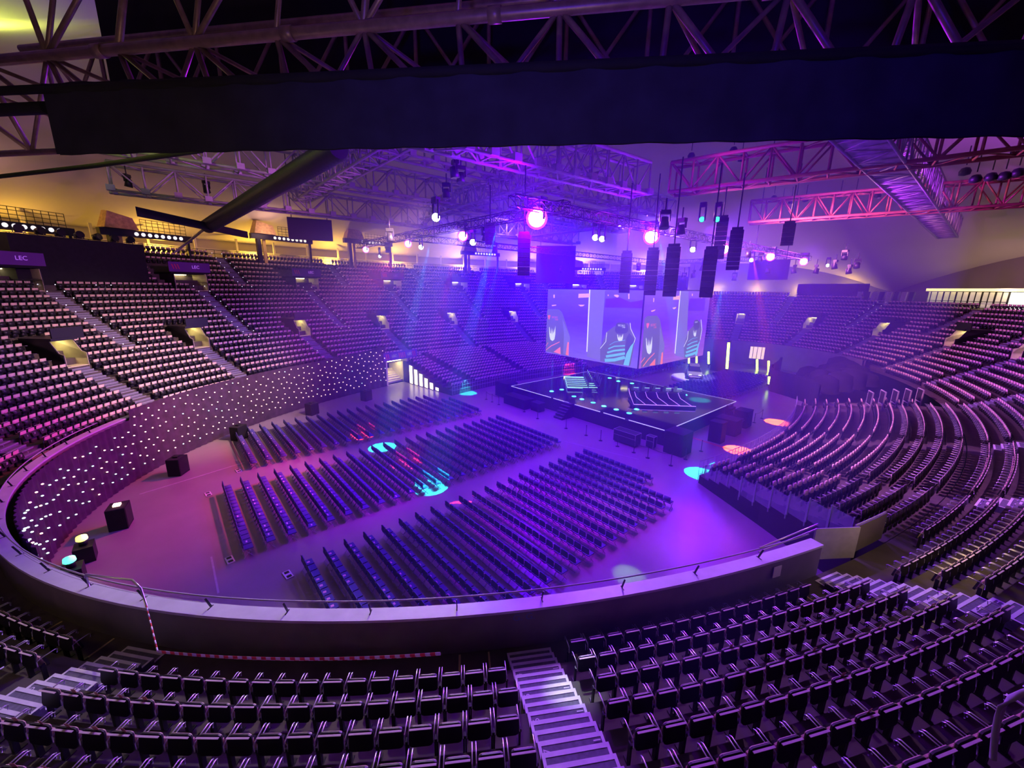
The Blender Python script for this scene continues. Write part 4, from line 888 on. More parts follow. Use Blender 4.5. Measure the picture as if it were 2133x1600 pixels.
# bright doorway at the far end, dark pillar
p0, p1 = far(1560, 746, 80), far(1594, 724, 80)
t = MB(); c_ = (p0 + p1) / 2; v = (p1 - p0); wd = math.hypot(v[0], v[1]); t.box((0, 0, 0), (wd, .1, p1[2] - p0[2])); o = t.build('lit_doorway', [mat('doorway_glow', (1, 1, 1), emit=(1, .68, .18), estr=1.)], label='bright yellow doorway at the far end of the floor', cat='doorway', loc=tuple(c_)); o.rotation_euler = (0, 0, math.atan2(v[1], v[0]))
t = MB()
for k in (-.28, .0, .3): t.box((wd * k, -.12, 0), (.08, .06, p1[2] - p0[2]))
o2 = t.build('frame', [M['shell']], o)
p = far(1497, 770, 76); t = MB(); t.box((0, 0, 2.6), (2.2, 1.6, 5.2)); o = t.build('dark_pillar', [M['black']], label='dark draped block left of the tallest lime tube', cat='drape', loc=(p[0], p[1], 0))
# black drape wall curving round the far right corner of the floor
t = MB(); L = [(8.2, 31.5), (6.6, 34.5), (4.2, 36.2), (1.6, 37.6), (.2, 42), (-.4, 47), (-1.6, 52.5)]; P_ = []
for k in range(len(L) - 1):
    for f in np.linspace(0, 1, 9)[:-1]: P_.append((L[k][0] + (L[k + 1][0] - L[k][0]) * f, L[k][1] + (L[k + 1][1] - L[k][1]) * f))
V = []
for k, (x, y) in enumerate(P_): V += [(x + .08 * math.sin(k * 2.1), y, 0), (x + .08 * math.sin(k * 2.1), y, 3.0)]
t.add(V, [(2 * k, 2 * k + 1, 2 * k + 3, 2 * k + 2) for k in range(len(P_) - 1)] , 0, True)
V2 = [(x + .15, y + .1, z) for x, y, z in V]; t.add(V2, [(2 * k, 2 * k + 2, 2 * k + 3, 2 * k + 1) for k in range(len(P_) - 1)], 0, True)
t.build('black_drape', [M['black']], label='tall black drape curving round the far right corner of the floor', cat='drape')
p = plane_pt(1637, 790, 0, .0); t = MB(); t.box((0, 0, 0), (.05, 3.2, 2.2)); t.build('green_poster', [mat('poster_green', (.10, .35, .28), .6)], label='dim green poster on the black drape right of the lime tubes', cat='poster', loc=(-.32, 44.5, 1.7))
# dark covered equipment on the right stand
t = MB()
random.seed(5)
for k in range(16):
    a = 37 + k * 1.0; d = -7.0 + (k % 4) * 1.4; e = EP(a, d); zb = .3 + .215 * (d + 10.6) / .91; hh = 1.5 + .9 * random.random()
    t.lathe((e[0], e[1], zb), [(1.5, 0), (1.45, hh * .45), (1.1 + .2 * random.random(), hh * .85), (.5, hh), (.05, hh + .1)], 9)
t.build('covered_equipment', [M['black']], label='heap of equipment under black cloth at the far end of the right stand', cat='covered equipment')
for k in range(5):
    px = 1812 + k * 26.; p = at(px, 829 - k * 1.5, 3.3); c = thing('stand_hatch', 'black square panel in a pale frame below the right stand, %s from the left' % nth(k + 1), 'panel', tuple(p), facing(36)); t = MB(); t.box((0, 0, 0), (1.1, .06, 1.2)); t.build('panel', [M['black']], c)
    t = MB()
    for s_ in (-1, 1): t.box((s_ * .58, 0, -1.3), (.07, .1, 3.9)); t.box((0, 0, s_ * .62), (1.2, .1, .07))
    t.build('frame', [M['alu']], c)
t = MB(); t.tube([far(x, y, 4.4) for x, y in ((2175, 1432), (2133, 1443), (2105, 1455), (2086, 1475), (2078, 1500), (2072, 1535), (2068, 1580))], .022, 6); t.build('hand_loop', [M['alu']], label='bent grey handrail loop at the lower right corner of the near stand', cat='handrail')
# ---------------------------------------------------------------- roof membrane
def tent():
    t = MB(); n, q = 144, 14; V = []
    for i in range(n):
        a = 360 * i / n
        up = 1 / (1 + math.exp(-(a - 108) / 3)) * (1 / (1 + math.exp((a - 252) / 4)))
        aa = a if a < 300 else a - 360
        arch = abs(math.sin(R((aa - 78) / 46 * 180))) ** .8      # anchored at 78 degrees and every 46 on
        rimz = (13.0 + 6.5 * arch) * (1 - up) + 19.6 * up; rimd = 25.5 * (1 - up) + 31. * up
        for j in range(q + 1):
            f = j / q; e = EP(a, rimd * 1.0); x = UC + (e[0] - UC) * (1 - f); y = VC + (e[1] - VC) * (1 - f)
            z = rimz + (33 - rimz) * (1 - (1 - f) ** 1.7)
            V.append((x, y, z))
    t.add(V, [(i * (q + 1) + j, ((i + 1) % n) * (q + 1) + j, ((i + 1) % n) * (q + 1) + j + 1, i * (q + 1) + j + 1) for i in range(n) for j in range(q)], 0, True)
    return t
tent().build('ceiling', [M['membrane']], kind='structure')
# outer walls behind the top rows and the concourse
t = MB(); ring(t, 111, 247, [(28.4, ZI[24] - .1), (28.4, ZI[24] + 1.5), (31.2, 20.2)], 2, 0); t.build('wall_upper', [M['membrane']], kind='structure')
t = MB(); ring(t, 247, 471, [(25.4, ZI[15] - .1), (25.4, 20)], 2, 0); t.build('wall_concourse', [mat('concourse_wall', (.20, .18, .16), .7)], kind='structure')
# lit glass front of the concourse on the right
for k in range(9):
    a = 56 + k * 1.7; c = thing('glazed_bay', 'lit glazed bay of the concourse at the upper right, %s from the right' % nth(k + 1), 'window', E3(a, 21.6, ZI[15]), facing(a), 'glazed bays of the concourse')
    t = MB(); t.box((0, 0, 1.25), (2.15, .05, 2.3)); t.build('pane', [mat('bay_glow', (.6, .6, .5), emit=(.75, .66, .45), estr=.45)] if k == 0 else [bpy.data.materials['bay_glow']], c)
    t = MB()
    for x in (-1.1, -.2, .7): t.box((x, .06, 1.25), (.10, .1, 2.5))
    t.box((0, .06, 1.0), (2.2, .1, .08)); t.build('mullion', [M['shell']], c)
    t = MB(); t.box((0, .3, 2.72), (2.3, .7, .42)); t.build('light_band', [mat('band_glow', (.9, .8, .5), emit=(1, .78, .36), estr=1.3)] if k == 0 else [bpy.data.materials['band_glow']], c)
a = 58.5; t = MB(); t.box((0, 0, 1.2), (1.9, .06, 2.4)); o = t.build('lit_doors', [mat('door_glow', (.9, 1, .9), emit=(.9, 1, .82), estr=2.6)], label='brightly lit white double door in the concourse at the upper right', cat='door', loc=E3(a, 21.1, ZI[15])); o.rotation_euler = (0, 0, facing(a))
for k, a in enumerate(np.arange(70, 79, 1.2)):
    t = MB(); t.hexa([(-.35, 0, 0), (.35, 0, 0), (.35, .3, 0), (-.35, .3, 0), (-.15, -.6, 2.3), (.55, -.6, 2.3), (.55, -.3, 2.3), (-.15, -.3, 2.3)]); o = t.build('folded_stand_panel', [M['alu'] if k % 2 else M['shell']], label='slanted grey and dark slat at the top of the right stand, %s from the right' % nth(k + 1), cat='panel', group='slanted slats at the top of the right stand', loc=E3(a, 17.2, ZI[15])); o.rotation_euler = (0, 0, facing(a))
# black covers over the highest rows
for a0, a1, d0, d1, z0, z1, lab in ((222.5, 234.0, 17.8, 18.6, 12.9, 17.3, 'huge black cloth box over the highest seats at the far left'), (79, 89.5, 17.4, 18.4, 12.6, 14.9, 'long black cover over the highest row to the right of the stage')):
    t = MB(); ring(t, a0, a1, [(d0, z0), (d0, z1), (d0 + 3.5, z1 + .1), (d0 + 3.5, z0)], .5, 0, True); o = t.build('black_cover', [M['black']], label=lab, cat='cover')
random.seed(11)
for k in range(7):
    a = 223.5 + k * 1.55; c = thing('stage_lamp', 'dark round lamp on top of the big black box, %s from the right' % nth(k + 1), 'lamp', E3(a, 18.2, 17.35), facing(a) + random.uniform(-.5, .5), 'lamps on the black box'); t = MB(); t.cyl((0, -.25, .3), (0, .3, .42), .28, .34, 12); t.build('housing', [M['blackm']], c); t = MB(); t.box((0, 0, .05), (.6, .3, .08)); t.box((.36, 0, .22), (.04, .12, .4)); t.box((-.36, 0, .22), (.04, .12, .4)); t.build('yoke', [M['blackm']], c)
# rails along the top tier
t = MB()
for z in (.55, 1.05): t.tube([E3(a, 24.4, ZI[24] + z) for a in np.arange(113, 245, 1.)], .035, 4)
for a in np.arange(113, 245, 1.): p = E3(a, 24.4, ZI[24]); t.cyl(p, (p[0], p[1], p[2] + 1.05), .03, n=4)
t.build('top_railing', [M['blackm']], label='thin dark railing along the very top of the far stand', cat='railing')
t = MB()
for z in (.35, .8): t.tube([E3(a, di(RTOP + 1) - .05, ZI[15] + z) for a in np.arange(30, 78, 1.)], .03, 4)
t.build('top_railing', [M['alu']], label='thin railing along the concourse edge at the upper right', cat='railing')
for k, a in enumerate(np.arange(118, 244, 5.2)):
    t = MB(); t.box((0, 0, 1.6), (.28, .2, 3.2)); o = t.build('facade_mullion', [M['membrane']], label='pale facade post behind the top tier, %s from the right' % nth(k + 1), cat='post', group='facade posts behind the top tier', loc=E3(a, 27.9, ZI[24])); o.rotation_euler = (0, 0, facing(a))
# lighting gantries standing on the top tier
cover_m = mat('tan_tarp', (.55, .36, .16), .8, noise=.25, scale=3); colm = mat('yellow_column', (.85, .62, .15), .6); discm = flat('lamp_disc', (.95, .85, .9), 1.2)
for k, (a, hg, lab) in enumerate([(230.7, 2.1, 'at the far left edge'), (219.2, 2.6, 'above the big black box'), (202.2, 4.0, 'left of the hanging dark screen'), (187.5, 4.8, 'right of the hanging dark screen'), (163.2, 4.3, 'above the middle of the far stand'), (135.8, 1.9, 'to the left of the hanging speakers')]):
    g = thing('lighting_gantry', 'dark lamp gantry with tan cover, ' + lab, 'gantry', E3(a, 22.5, ZI[23]), facing(a), 'gantries on the top tier'); up_ = hg - 4.5
    t = MB(); t.box((3.6, 0, hg / 2), (.5, .6, hg)); t.build('leg', [M['blackm']], g); t = MB(); t.box((-4.2, 0, hg / 2), (.28, .4, hg)); t.build('leg', [M['blackm']], g)
    t = MB(); t.box((0, 0, hg), (9.2, .7, .75)); t.build('bar', [M['blackm']], g)
    t = MB(); t.box((2.7, -.3, hg / 2), (.42, .3, hg - .5)); t.build('yellow_column', [colm], g)
    for q in range(8): t = MB(); t.cyl((1.3 - q * .66, .34, hg), (1.3 - q * .66, .40, hg), .21, n=12); t.build('lamp_disc', [discm], g)
    t = MB(); t.hexa([(x_, y_, z_ + up_) for x_, y_, z_ in [(1.2, -.9, 4.9), (4.3, -.9, 4.9), (4.3, .8, 4.9), (1.2, .8, 4.9), (1.5, -.5, 6.3), (3.7, -.6, 6.8), (3.7, .5, 6.7), (1.5, .5, 6.2)]]); t.build('cover', [cover_m], g)
    t = MB(); 
    for x in np.arange(-4.4, .6, .6): t.cyl((x, -.4, 4.9 + up_), (x, -.4, 6.3 + up_), .03, n=4)
    for z in (5.2, 5.6, 6.0, 6.3): t.tube([(-4.4, -.4, z + up_), (.4, -.4, z + up_)], .03, 4)
    t.build('guard_rail', [M['blackm']], g)
# two hanging dark screens, seen flat on
def hang(px0, py0, px1, py1, D, lab, ztop=27.):
    p, q = far(px0, py0, D), far(px1, py1, D); c_ = (p + q) / 2; d = q - p; wd = math.hypot(d[0], d[1]); s_ = thing('hanging_screen', lab, 'screen', tuple(c_), math.atan2(d[1], d[0])); t = MB(); t.box((0, 0, 0), (wd, .35, abs(d[2]))); t.build('panel', [mat('screen_dark', (.015, .012, .04), .4)], s_)
    t = MB()
    for x in (-wd * .4, wd * .4): t.cyl((x, 0, abs(d[2]) / 2), (x, 0, ztop - c_[2]), .04, n=4)
    t.build('hanger', [M['blackm']], s_)
hang(597, 452, 694, 503, 52, 'large dark screen hanging at the left above the far stand')
hang(1118, 512, 1196, 590, 66, 'large dark screen hanging above the left edge of the video cube')
hang(1562, 543, 1640, 583, 58, 'dark screen hanging below the magenta lamps right of the video cube')

# ---------------------------------------------------------------- trusses
def truss(a, b, w_, h, n, r, mt, lab, name='roof_truss', cat='truss', plates=False, floorm=None, group=None):
    a = Vector(a); b = Vector(b); T = thing(name, lab, cat, tuple(a), 0, group); d = (b - a); L = d.length; u = d.normalized(); s_ = u.cross(Vector((0, 0, 1))).normalized(); up = s_.cross(u)
    P = lambda f, i, j: d * f + s_ * (w_ / 2 * i) + up * (h * j)
    c = MB(); br = MB()
    for i in (-1, 1):
        for j in (0, 1): c.cyl(P(0, i, j), P(1, i, j), r, n=6)
    for k in range(n + 1):
        f = k / n
        for i in (-1, 1):
            br.cyl(P(f, i, 0), P(f, i, 1), r * .62, n=5)
            if k < n: br.cyl(P(f, i, 0 if k % 2 else 1), P(f + 1 / n, i, 1 if k % 2 else 0), r * .55, n=5)
        for j in (0, 1):
            br.cyl(P(f, -1, j), P(f, 1, j), r * .55, n=5)
            if k < n: br.cyl(P(f, -1 if k % 2 else 1, j), P(f + 1 / n, 1 if k % 2 else -1, j), r * .45, n=5)
        if plates:
            for i in (-1, 1): q = P(f, i, 0); br.box((q[0], q[1], q[2] + .15), (.5, .5, .4), math.atan2(u[1], u[0]))
    c.build('chord', [mt], T); br.build('bracing', [mt], T)
    if floorm:
        fl = MB(); e = [P(0, -1, 0), P(1, -1, 0), P(1, 1, 0), P(0, 1, 0)]; fl.hexa([tuple(q + Vector((0, 0, .0))) for q in e] + [tuple(q + Vector((0, 0, .06))) for q in e]); fl.build('walkway', [floorm], T)
    return T
grate = mat('grating', (.30, .24, .38), .6, noise=.6, scale=1.6)
truss((-26.5, -25.5, 20), (-24.5, 26, 20), 1.6, 2.0, 26, .11, M['truss'], 'long pale steel roof truss lit purple, above the left half of the far stand', plates=True)
truss((-20.0, -26, 21.5), (-18.5, 30, 21.5), 1.8, 2.2, 28, .12, M['truss'], 'pale steel roof truss running behind the ribbed black duct', plates=True)
truss((-12.5, -22, 22.8), (-11.5, 30, 22.8), 1.8, 2.2, 26, .12, M['truss'], 'pale steel roof truss above the middle of the hall', plates=True)
truss((-.6, -14, 20), (.6, 4.2, 20), 1.5, 2.1, 12, .11, M['truss'], 'bright pale lattice truss ending above the big magenta lamp', plates=True)
truss((2.5, 5.3, 20), (26, 10.5, 20), 1.5, 1.9, 16, .12, M['orange'], 'reddish steel roof truss crossing the upper right just under the black drape')
truss((1.5, 22.8, 20), (27, 30, 20), 1.5, 2.0, 20, .12, M['orange'], 'reddish steel roof truss crossing the upper right further back')
truss((13.7, -2, 20), (14.2, 51, 20), 1.75, 2.2, 34, .09, M['truss'], 'purple-lit catwalk running away at the upper right', name='roof_catwalk', cat='catwalk', floorm=grate)
truss((-9, 18, 20.5), (-30, 18, 20.5), 1.5, 1.8, 14, .10, M['truss'], 'cross truss above the video cube')
truss((-28, 2, 21.2), (0, 0, 21.2), 1.4, 1.8, 18, .10, M['truss'], 'cross truss linking the long roof trusses')
truss((-27, -12, 21.2), (-2, -12, 21.2), 1.4, 1.8, 16, .10, M['truss'], 'cross truss nearest the camera among the pale trusses')
for q, (a, b, lab) in enumerate((((2.0, -9.5, 17.3), (2.4, 42, 17.3), 'black lighting truss carrying the row of magenta lamps away from the camera'), ((-28, -6.4, 17.3), (3.0, -6.4, 17.3), 'black lighting truss crossing from the big magenta lamp to the left'), ((-16.5, -6.4, 17.3), (-16.5, 38, 17.3), 'black lighting truss on the far side of the video cube'), ((-16.5, 38, 17.3), (2.4, 38, 17.3), 'black lighting truss closing the rig at the far end'))):
    truss(a, b, .55, .55, 60 if q in (0, 2) else 36, .035, M['blackm'], lab, name='lighting_truss')
# ribbed duct
D0, D1 = at(705, 308, 20), at(432, 472, 18.5); D1 = D0 + (D1 - D0); v = Vector(D1 - D0); L = v.length; t = MB(); n = 70
u = v.normalized(); duct = thing('ribbed_duct', 'thick black ribbed duct slanting down from the foreground drape to the left', 'duct', tuple(D0)); pts = []
prof = []
for k in range(n * 2 + 1): prof.append((.62 if k % 2 else .52, L * k / (2 * n)))
t.lathe((0, 0, 0), prof, 16, 0, axis=u); t.build('hose', [mat('duct_rubber', (.05, .05, .055), .5)], duct)
t = MB(); e = far(365, 525, 62); t.tube([tuple(v), tuple(Vector(e - D0))], .12, 6); t.build('stay', [M['truss']], duct)
t = MB(); t.tube([at(-30, 371, 20.), at(200, 345, 20.), at(420, 313, 20.)], .13, 6); t.build('sagging_cable', [M['black']], label='dark cable crossing the upper left below the foreground drape', cat='cable')
# dark follow-spot boom at the left
t = MB(); p = far(283, 437, 46); q = far(515, 490, 50); dd = q - p; t.hexa([(0, 0, -.5), (.4, 0, -.5), tuple(dd + np.array([.4, 0, -.3])), tuple(dd + np.array([0, 0, -.3])), (0, 0, .2), (.4, 0, .2), tuple(dd + np.array([.4, 0, .3])), tuple(dd + np.array([0, 0, .3]))]); t.build('dark_beam', [M['black']], label='black beam slanting across the lamp gantries at the left', cat='beam', loc=tuple(p))

# ---------------------------------------------------------------- foreground truss with masking drape
def hp(px, py, D): return far(px, py, D)
bl, br_ = at(118, 321, 15.3), at(2133, 282, 15.3); br2 = bl + (br_ - bl) * 1.15; d = br2 - bl; nrm = np.array([-d[1], d[0], 0]); nrm /= np.linalg.norm(nrm)
fg = thing('masking_drape', 'wide black masking drape hanging across the top of the view', 'drape', (0, 0, 0)); t = MB(); n = 90; V = []
for k in range(n + 1):
    p = bl + d * k / n + nrm * .03 * math.sin(k * 1.3); V += [(p[0], p[1], 15.3), (p[0], p[1], 16.36)]
t.add(V, [(2 * k, 2 * k + 1, 2 * k + 3, 2 * k + 2) for k in range(n)], 0, True); V2 = [(x + nrm[0] * .05, y + nrm[1] * .05, z) for x, y, z in V]; t.add(V2, [(2 * k, 2 * k + 2, 2 * k + 3, 2 * k + 1) for k in range(n)], 0, True); t.build('cloth', [mat('drape_cloth', (.03, .03, .05), .9, noise=.25, scale=2.)], fg)
t = MB(); a_ = bl - d * .25; t.cyl((a_[0], a_[1], 15.95), (bl[0], bl[1], 16.0), .10, n=8); t.cyl((a_[0], a_[1], 16.25), (br2[0], br2[1], 16.38), .07, n=8); t.build('hem_pipe', [M['black']], fg)
# bronze tubular truss above the drape
ft = thing('foreground_truss', 'bronze-brown tubular steel truss overhead above the black drape', 'truss', (0, 0, 0))
zc = 17.9; a0_, b0_ = at(-60, 131, zc), at(1500, -12, zc); dv = b0_ - a0_; a1_ = a0_ - dv * .15; b1_ = b0_ + dv * .7
t = MB(); t.cyl(a1_, b1_, .105, n=12)
for f in (.22, .50, .76, 1.05): p = a0_ + dv * f; t.cyl(p - dv / np.linalg.norm(dv) * .12, p + dv / np.linalg.norm(dv) * .12, .13, n=12)
t.build('chord', [M['bronze']], ft)
du = dv / np.linalg.norm(dv); sd = np.array([-du[1], du[0], 0]); Ld = np.linalg.norm(dv); W2 = 2.6
t = MB(); zb_ = 16.25; nb = 15; lowp = [a0_ + dv * (1.75 * k / nb - .1) for k in range(nb + 1)]
V3 = lambda p, z: np.array([p[0], p[1], z])
for k, p in enumerate(lowp):
    q = V3(p + sd * .55, zb_); t.cyl(p, q, .055, n=8); u1 = V3(p + sd * .9, zc + 3.2); t.cyl(p, u1, .07 if k % 3 == 0 else .05, n=8)
    b2 = V3(p + sd * 2.6, zb_ + .95); t.cyl(V3(p + sd * 2.6, zc + 1.7), b2, .05, n=8)
    if k < nb:
        p2 = lowp[k + 1]; t.cyl(p, V3(p2 + sd * .55, zb_), .055, n=8)
        if k % 2: t.cyl(p2, V3(p + sd * .55, zb_), .045, n=8)
        t.cyl(u1 if k % 2 else p, (p2 if k % 2 else V3(p2 + sd * .9, zc + 3.2)), .055, n=8)
        c2 = V3(p2 + sd * 2.6, zb_ + .95); t.cyl(b2, V3(p2 + sd * 2.6, zc + 1.7), .045, n=8)
        if k % 2 == 0: t.cyl(V3(p + sd * 2.6, zc + 1.7), c2, .045, n=8)
        t.cyl(p, c2, .045, n=8)
t.build('bracing', [M['bronze']], ft)
t = MB(); h0 = a1_ + sd * W2; h0[2] = zc + 1.7; h1 = b1_ + sd * W2; h1[2] = zc + 1.7; t.cyl(h0, h1, .10, n=12); q0 = a1_ + sd * .55; q0[2] = zb_; q1 = b1_ + sd * .55; q1[2] = zb_; t.cyl(q0, q1, .07, n=10); t.build('chord', [M['bronze']], ft)
t = MB(); dk = [(a1_ + sd * 3.2 + np.array([0, 0, 1.9])), (b1_ + sd * 3.2 + np.array([0, 0, 1.9]))]
e0, e1 = dk[0] + dv * .13, dk[1]; t.hexa([tuple(e0 + np.array([0, 0, -2.2])), tuple(e1 + np.array([0, 0, -2.2])), tuple(e1 + sd * .1 + np.array([0, 0, -2.2])), tuple(e0 + sd * .1 + np.array([0, 0, -2.2])), tuple(e0 + np.array([0, 0, 4])), tuple(e1 + np.array([0, 0, 4])), tuple(e1 + sd * .1 + np.array([0, 0, 4])), tuple(e0 + sd * .1 + np.array([0, 0, 4]))])
t.build('upper_drape', [M['black']], label='black backing cloth behind the overhead truss', cat='drape')
# ---------------------------------------------------------------- hung loudspeakers and lamps
def array(px, py0, py1, z, n, curve, lab, width=.75):
    p = at(px, py0, z); c = thing('line_array', lab, 'loudspeaker', tuple(p), math.atan2(CAM[1] - p[1], CAM[0] - p[0]) - PI / 2, 'hung loudspeaker columns'); D = math.hypot(p[0] - CAM[0], p[1] - CAM[1]); H = (py1 - py0) / FPX * D * 1.02; h = H / n
    for k in range(n):
        f = k / n; a = curve * f * f; t = MB(); t.hexa([(-width / 2, -.35, -h * .46), (width / 2, -.35, -h * .46), (width / 2 * .95, .35, -h * .46), (-width / 2 * .95, .35, -h * .46), (-width / 2, -.35, h * .46), (width / 2, -.35, h * .46), (width / 2 * .95, .35, h * .46), (-width / 2 * .95, .35, h * .46)])
        o = t.build('cabinet', [M['blackm']], c); o.location = (0, -curve * f * f * H * .4, -h * (k + .5)); o.rotation_euler = (-a, 0, 0)
    t = MB(); t.box((0, 0, .08), (width * .8, .6, .16)); t.cyl((0, 0, .1), (0, 0, max(.3, 20 - p[2])), .04, n=5); t.build('hanging_frame', [M['blackm']], c)
for k, (px, y0, y1, z, lab) in enumerate([(1306, 528, 600, 15.6, 'first on the left above the cube'), (1361, 522, 602, 15.6, 'second above the cube'), (1404, 515, 600, 15.5, 'third above the cube, curving to the left'), (1482, 520, 600, 15.5, 'fourth, right of the pale green lamp glow'), (1506, 455, 520, 18.0, 'high up beside the green reflections'), (1536, 480, 545, 16.8, 'slender one right of the second magenta lamp'), (1645, 467, 500, 17.6, 'small block high above the two right lamps'), (1021, 470, 505, 17.4, 'short one left of the big magenta lamp'), (1092, 490, 565, 16.2, 'long one between big magenta lamp and far stand')]):
    array(px, y0, y1, z, 9 if y1 - y0 > 60 else 5, .35 if k in (2, 3, 4) else .1, 'black hung loudspeaker column, ' + lab)
def lamp(px, py, z, r, em, lab, col=None, power=0, aim=None, ang=40, D=None, group=None, up=.9, body=True):
    p = at(px, py, z) if D is None else far(px, py, D); c = thing('moving_head_lamp', lab, 'lamp', tuple(p), 0, group)
    v = Vector(tuple(CAM - p)).normalized() if aim is None else (Vector(aim) - Vector(tuple(p))).normalized()
    t = MB(); t.lathe((0, 0, 0), [(r * .7, -.9), (r * 1.15, -.7), (r * 1.2, -.05), (r * 1.05, 0)], 14, 0, axis=v); hs = t.build('housing', [M['blackm']], c)
    t = MB(); t.lathe((0, 0, 0), [(.0, .05), (r * .7, .035), (r, 0), (r, -.03)], 18, 0, axis=v); t.build('lens', [em], hs)
    if em is M['e_mag']: t = MB(); t.lathe((0, 0, 0), [(r * 1.0, .0), (r * 1.28, -.02), (r * 1.28, -.06)], 20, 0, axis=v); t.build('halo_ring', [M['e_magring']], hs)  # emissive ring stands in for the glare halo round the lens
    t = MB(); t.box((0, 0, up), (r * 2.4, r * 1.2, .3)); t.cyl((-r * 1.2, 0, up), (-r * 1.2, 0, -.1), .06, n=6); t.cyl((r * 1.2, 0, up), (r * 1.2, 0, -.1), .06, n=6); t.build('yoke', [M['blackm']], c)
    if power: light('lamp_light', 'SPOT', p + np.array(v) * .3, col, power, p + np.array(v) * 10, size=.25, angle=ang, blend=.6)
    return c
G1 = 'row of magenta lamps'
for px, py, r, lab, pw in ((1118, 455, .46, 'huge glaring magenta lamp, by far the brightest in the rig', 2500), (1357, 493, .44, 'bright magenta lamp above the video cube, second largest', 2500), (1507, 519, .42, 'magenta lamp right of the cube, third along the row', 1500), (1605, 535, .37, 'magenta lamp above the right dark screen, fourth along the row', 1200), (1674, 545, .38, 'last small magenta lamp of the row on the right', 1000)):
    lamp(px, py, 17, r, M['e_mag'], lab, (.5, .0, 1), pw, None, 75)
for px, py, r, lab in ((964, 492, .30, 'flat magenta lamp left of the big one'), (850, 508, .26, 'magenta lamp in front of the yellow facade'), (762, 520, .26, 'small magenta lamp at the left end of the rig'), (1497, 526, .3, 'small pink lamp just under the third magenta lamp')):
    lamp(px, py, 17, r, M['e_mag'], lab, (.8, .1, 1), 0)
for px, py, r, lab in ((908, 453, .22, 'white lamp on its bracket high left of the big magenta lamp'), (877, 515, .20, 'white lamp aimed down before the yellow facade'), (985, 505, .24, 'white lamp right of the flat magenta lamp'), (1240, 495, .20, 'left one of the pair of white lamps'), (1254, 498, .20, 'right one of the pair of white lamps'), (1443, 520, .22, 'pale white lamp above the right screen of the cube'), (1565, 542, .2, 'tiny white lamp left of the right dark screen'), (791, 534, .15, 'little white light on the left end of the rig'), (1724, 553, .18, 'tiny white lamp at the right tip of the rig')):
    lamp(px, py, 16.8 if py > 460 else 17.0, r, M['e_white'], lab, (.8, 1, .95), 0)
random.seed(21); k = 0
for (px, py) in [(812, 488), (808, 515), (930, 395), (948, 350), (960, 362), (1030, 515), (1010, 487), (1170, 560), (1232, 585), (1275, 590), (1425, 575), (1445, 570), (1560, 525), (1585, 535), (1700, 560), (1740, 550), (1770, 560), (1786, 548), (1760, 530), (1330, 555), (1462, 555), (1530, 575), (1600, 560), (1655, 560), (1420, 470), (1385, 455), (265, 375), (430, 388), (648, 340)]:
    k += 1; p = far(px, py, 45) if px < 700 and py < 440 else far(px, py, 55) if py > 540 else at(px, py, 16.9 if py > 440 else 19.6); c = thing('stage_lamp', 'unlit dark stage lamp hanging from the rig, %s from the left' % nth([812, 808, 930].index(px) + 1 if False else k), 'lamp', tuple(p), random.uniform(0, 6), 'unlit lamps of the rig')
    t = MB(); t.cyl((0, 0, -.5), (0, .1, .05), .27, .2, 10); t.build('housing', [M['blackm']], c); t = MB(); t.box((0, 0, .3), (.5, .3, .22)); t.box((.26, 0, .1), (.05, .14, .5)); t.box((-.26, 0, .1), (.05, .14, .5)); t.cyl((0, 0, .3), (0, 0, 1.), .04, n=5); t.build('yoke', [M['blackm']], c)
for k, (px, py) in enumerate([(1528, 313), (1610, 318), (1545, 330), (2010, 358), (2032, 373), (2064, 369), (2092, 367), (2120, 360), (1440, 325), (1612, 412), (1630, 422), (1648, 420), (1678, 416), (1750, 408), (1782, 405), (1828, 408)]):
    p = far(px, py, 40 if py < 390 else 56); c = thing('round_loudspeaker', 'round dark ceiling loudspeaker on the roof at the upper right, %s from the left' % nth(sorted([1528, 1610, 1545, 2010, 2032, 2064, 2092, 2120, 1440, 1612, 1630, 1648, 1678, 1750, 1782, 1828]).index(px) + 1), 'loudspeaker', tuple(p), 0, 'round loudspeakers under the roof'); t = MB(); t.lathe((0, 0, 0), [(0, .28), (.2, .22), (.30, .03), (.27, -.18), (0, -.25)], 12); t.cyl((0, 0, .4), (0, 0, 1.5), .03, n=4); t.build('housing', [M['blackm']], c)
# crisp coloured pools on the floor, thrown by spots in the rig
def pool(x, y, rad, col, power, lab=None):
    z = 17.0; src = (min(max(x, -16), 2.2), -6.2 if y < 0 else min(max(y, -6), 36), z); D = math.dist(src, (x, y, 0)); light('pool_spot', 'SPOT', src, col, power * 5, (x, y, 0), size=.02, angle=math.degrees(2 * math.atan(rad / D)), blend=.03)
CY_, OR_, RD_ = (.0, .85, .8), (1., .10, .005), (1., .03, .05)
for x, y, rad, c, pw in ((-22.59, 4.51, 1.15, CY_, 14000), (-23.0, 24.4, 1.2, RD_, 14000), (6.95, 23.05, 1.2, OR_, 60000), (7.01, 16.45, 1.15, CY_, 40000), (7.34, 11.74, 1.15, OR_, 60000), (7.37, 4.69, 1.15, CY_, 34000), (-12.11, -11.42, 1.1, CY_, 30000), (-3.41, -11.79, 1.15, CY_, 30000), (-15.91, -11.82, 1.1, RD_, 26000), (-7.93, -11.27, 1.15, RD_, 26000), (.28, -11.8, 1.1, RD_, 26000)):
    pool(x, y, rad, c, pw)
light('gobo_spot', 'SPOT', (2, -7, 17), (.4, 1., .03), 16000, (10.2, -8.9, 0), size=.1, angle=5, blend=.6)
light('soft_beam', 'SPOT', (-2, 8, 17), (.45, .6, .6), 4000, (5.0, -3.0, 0), size=.1, angle=17, blend=.9)
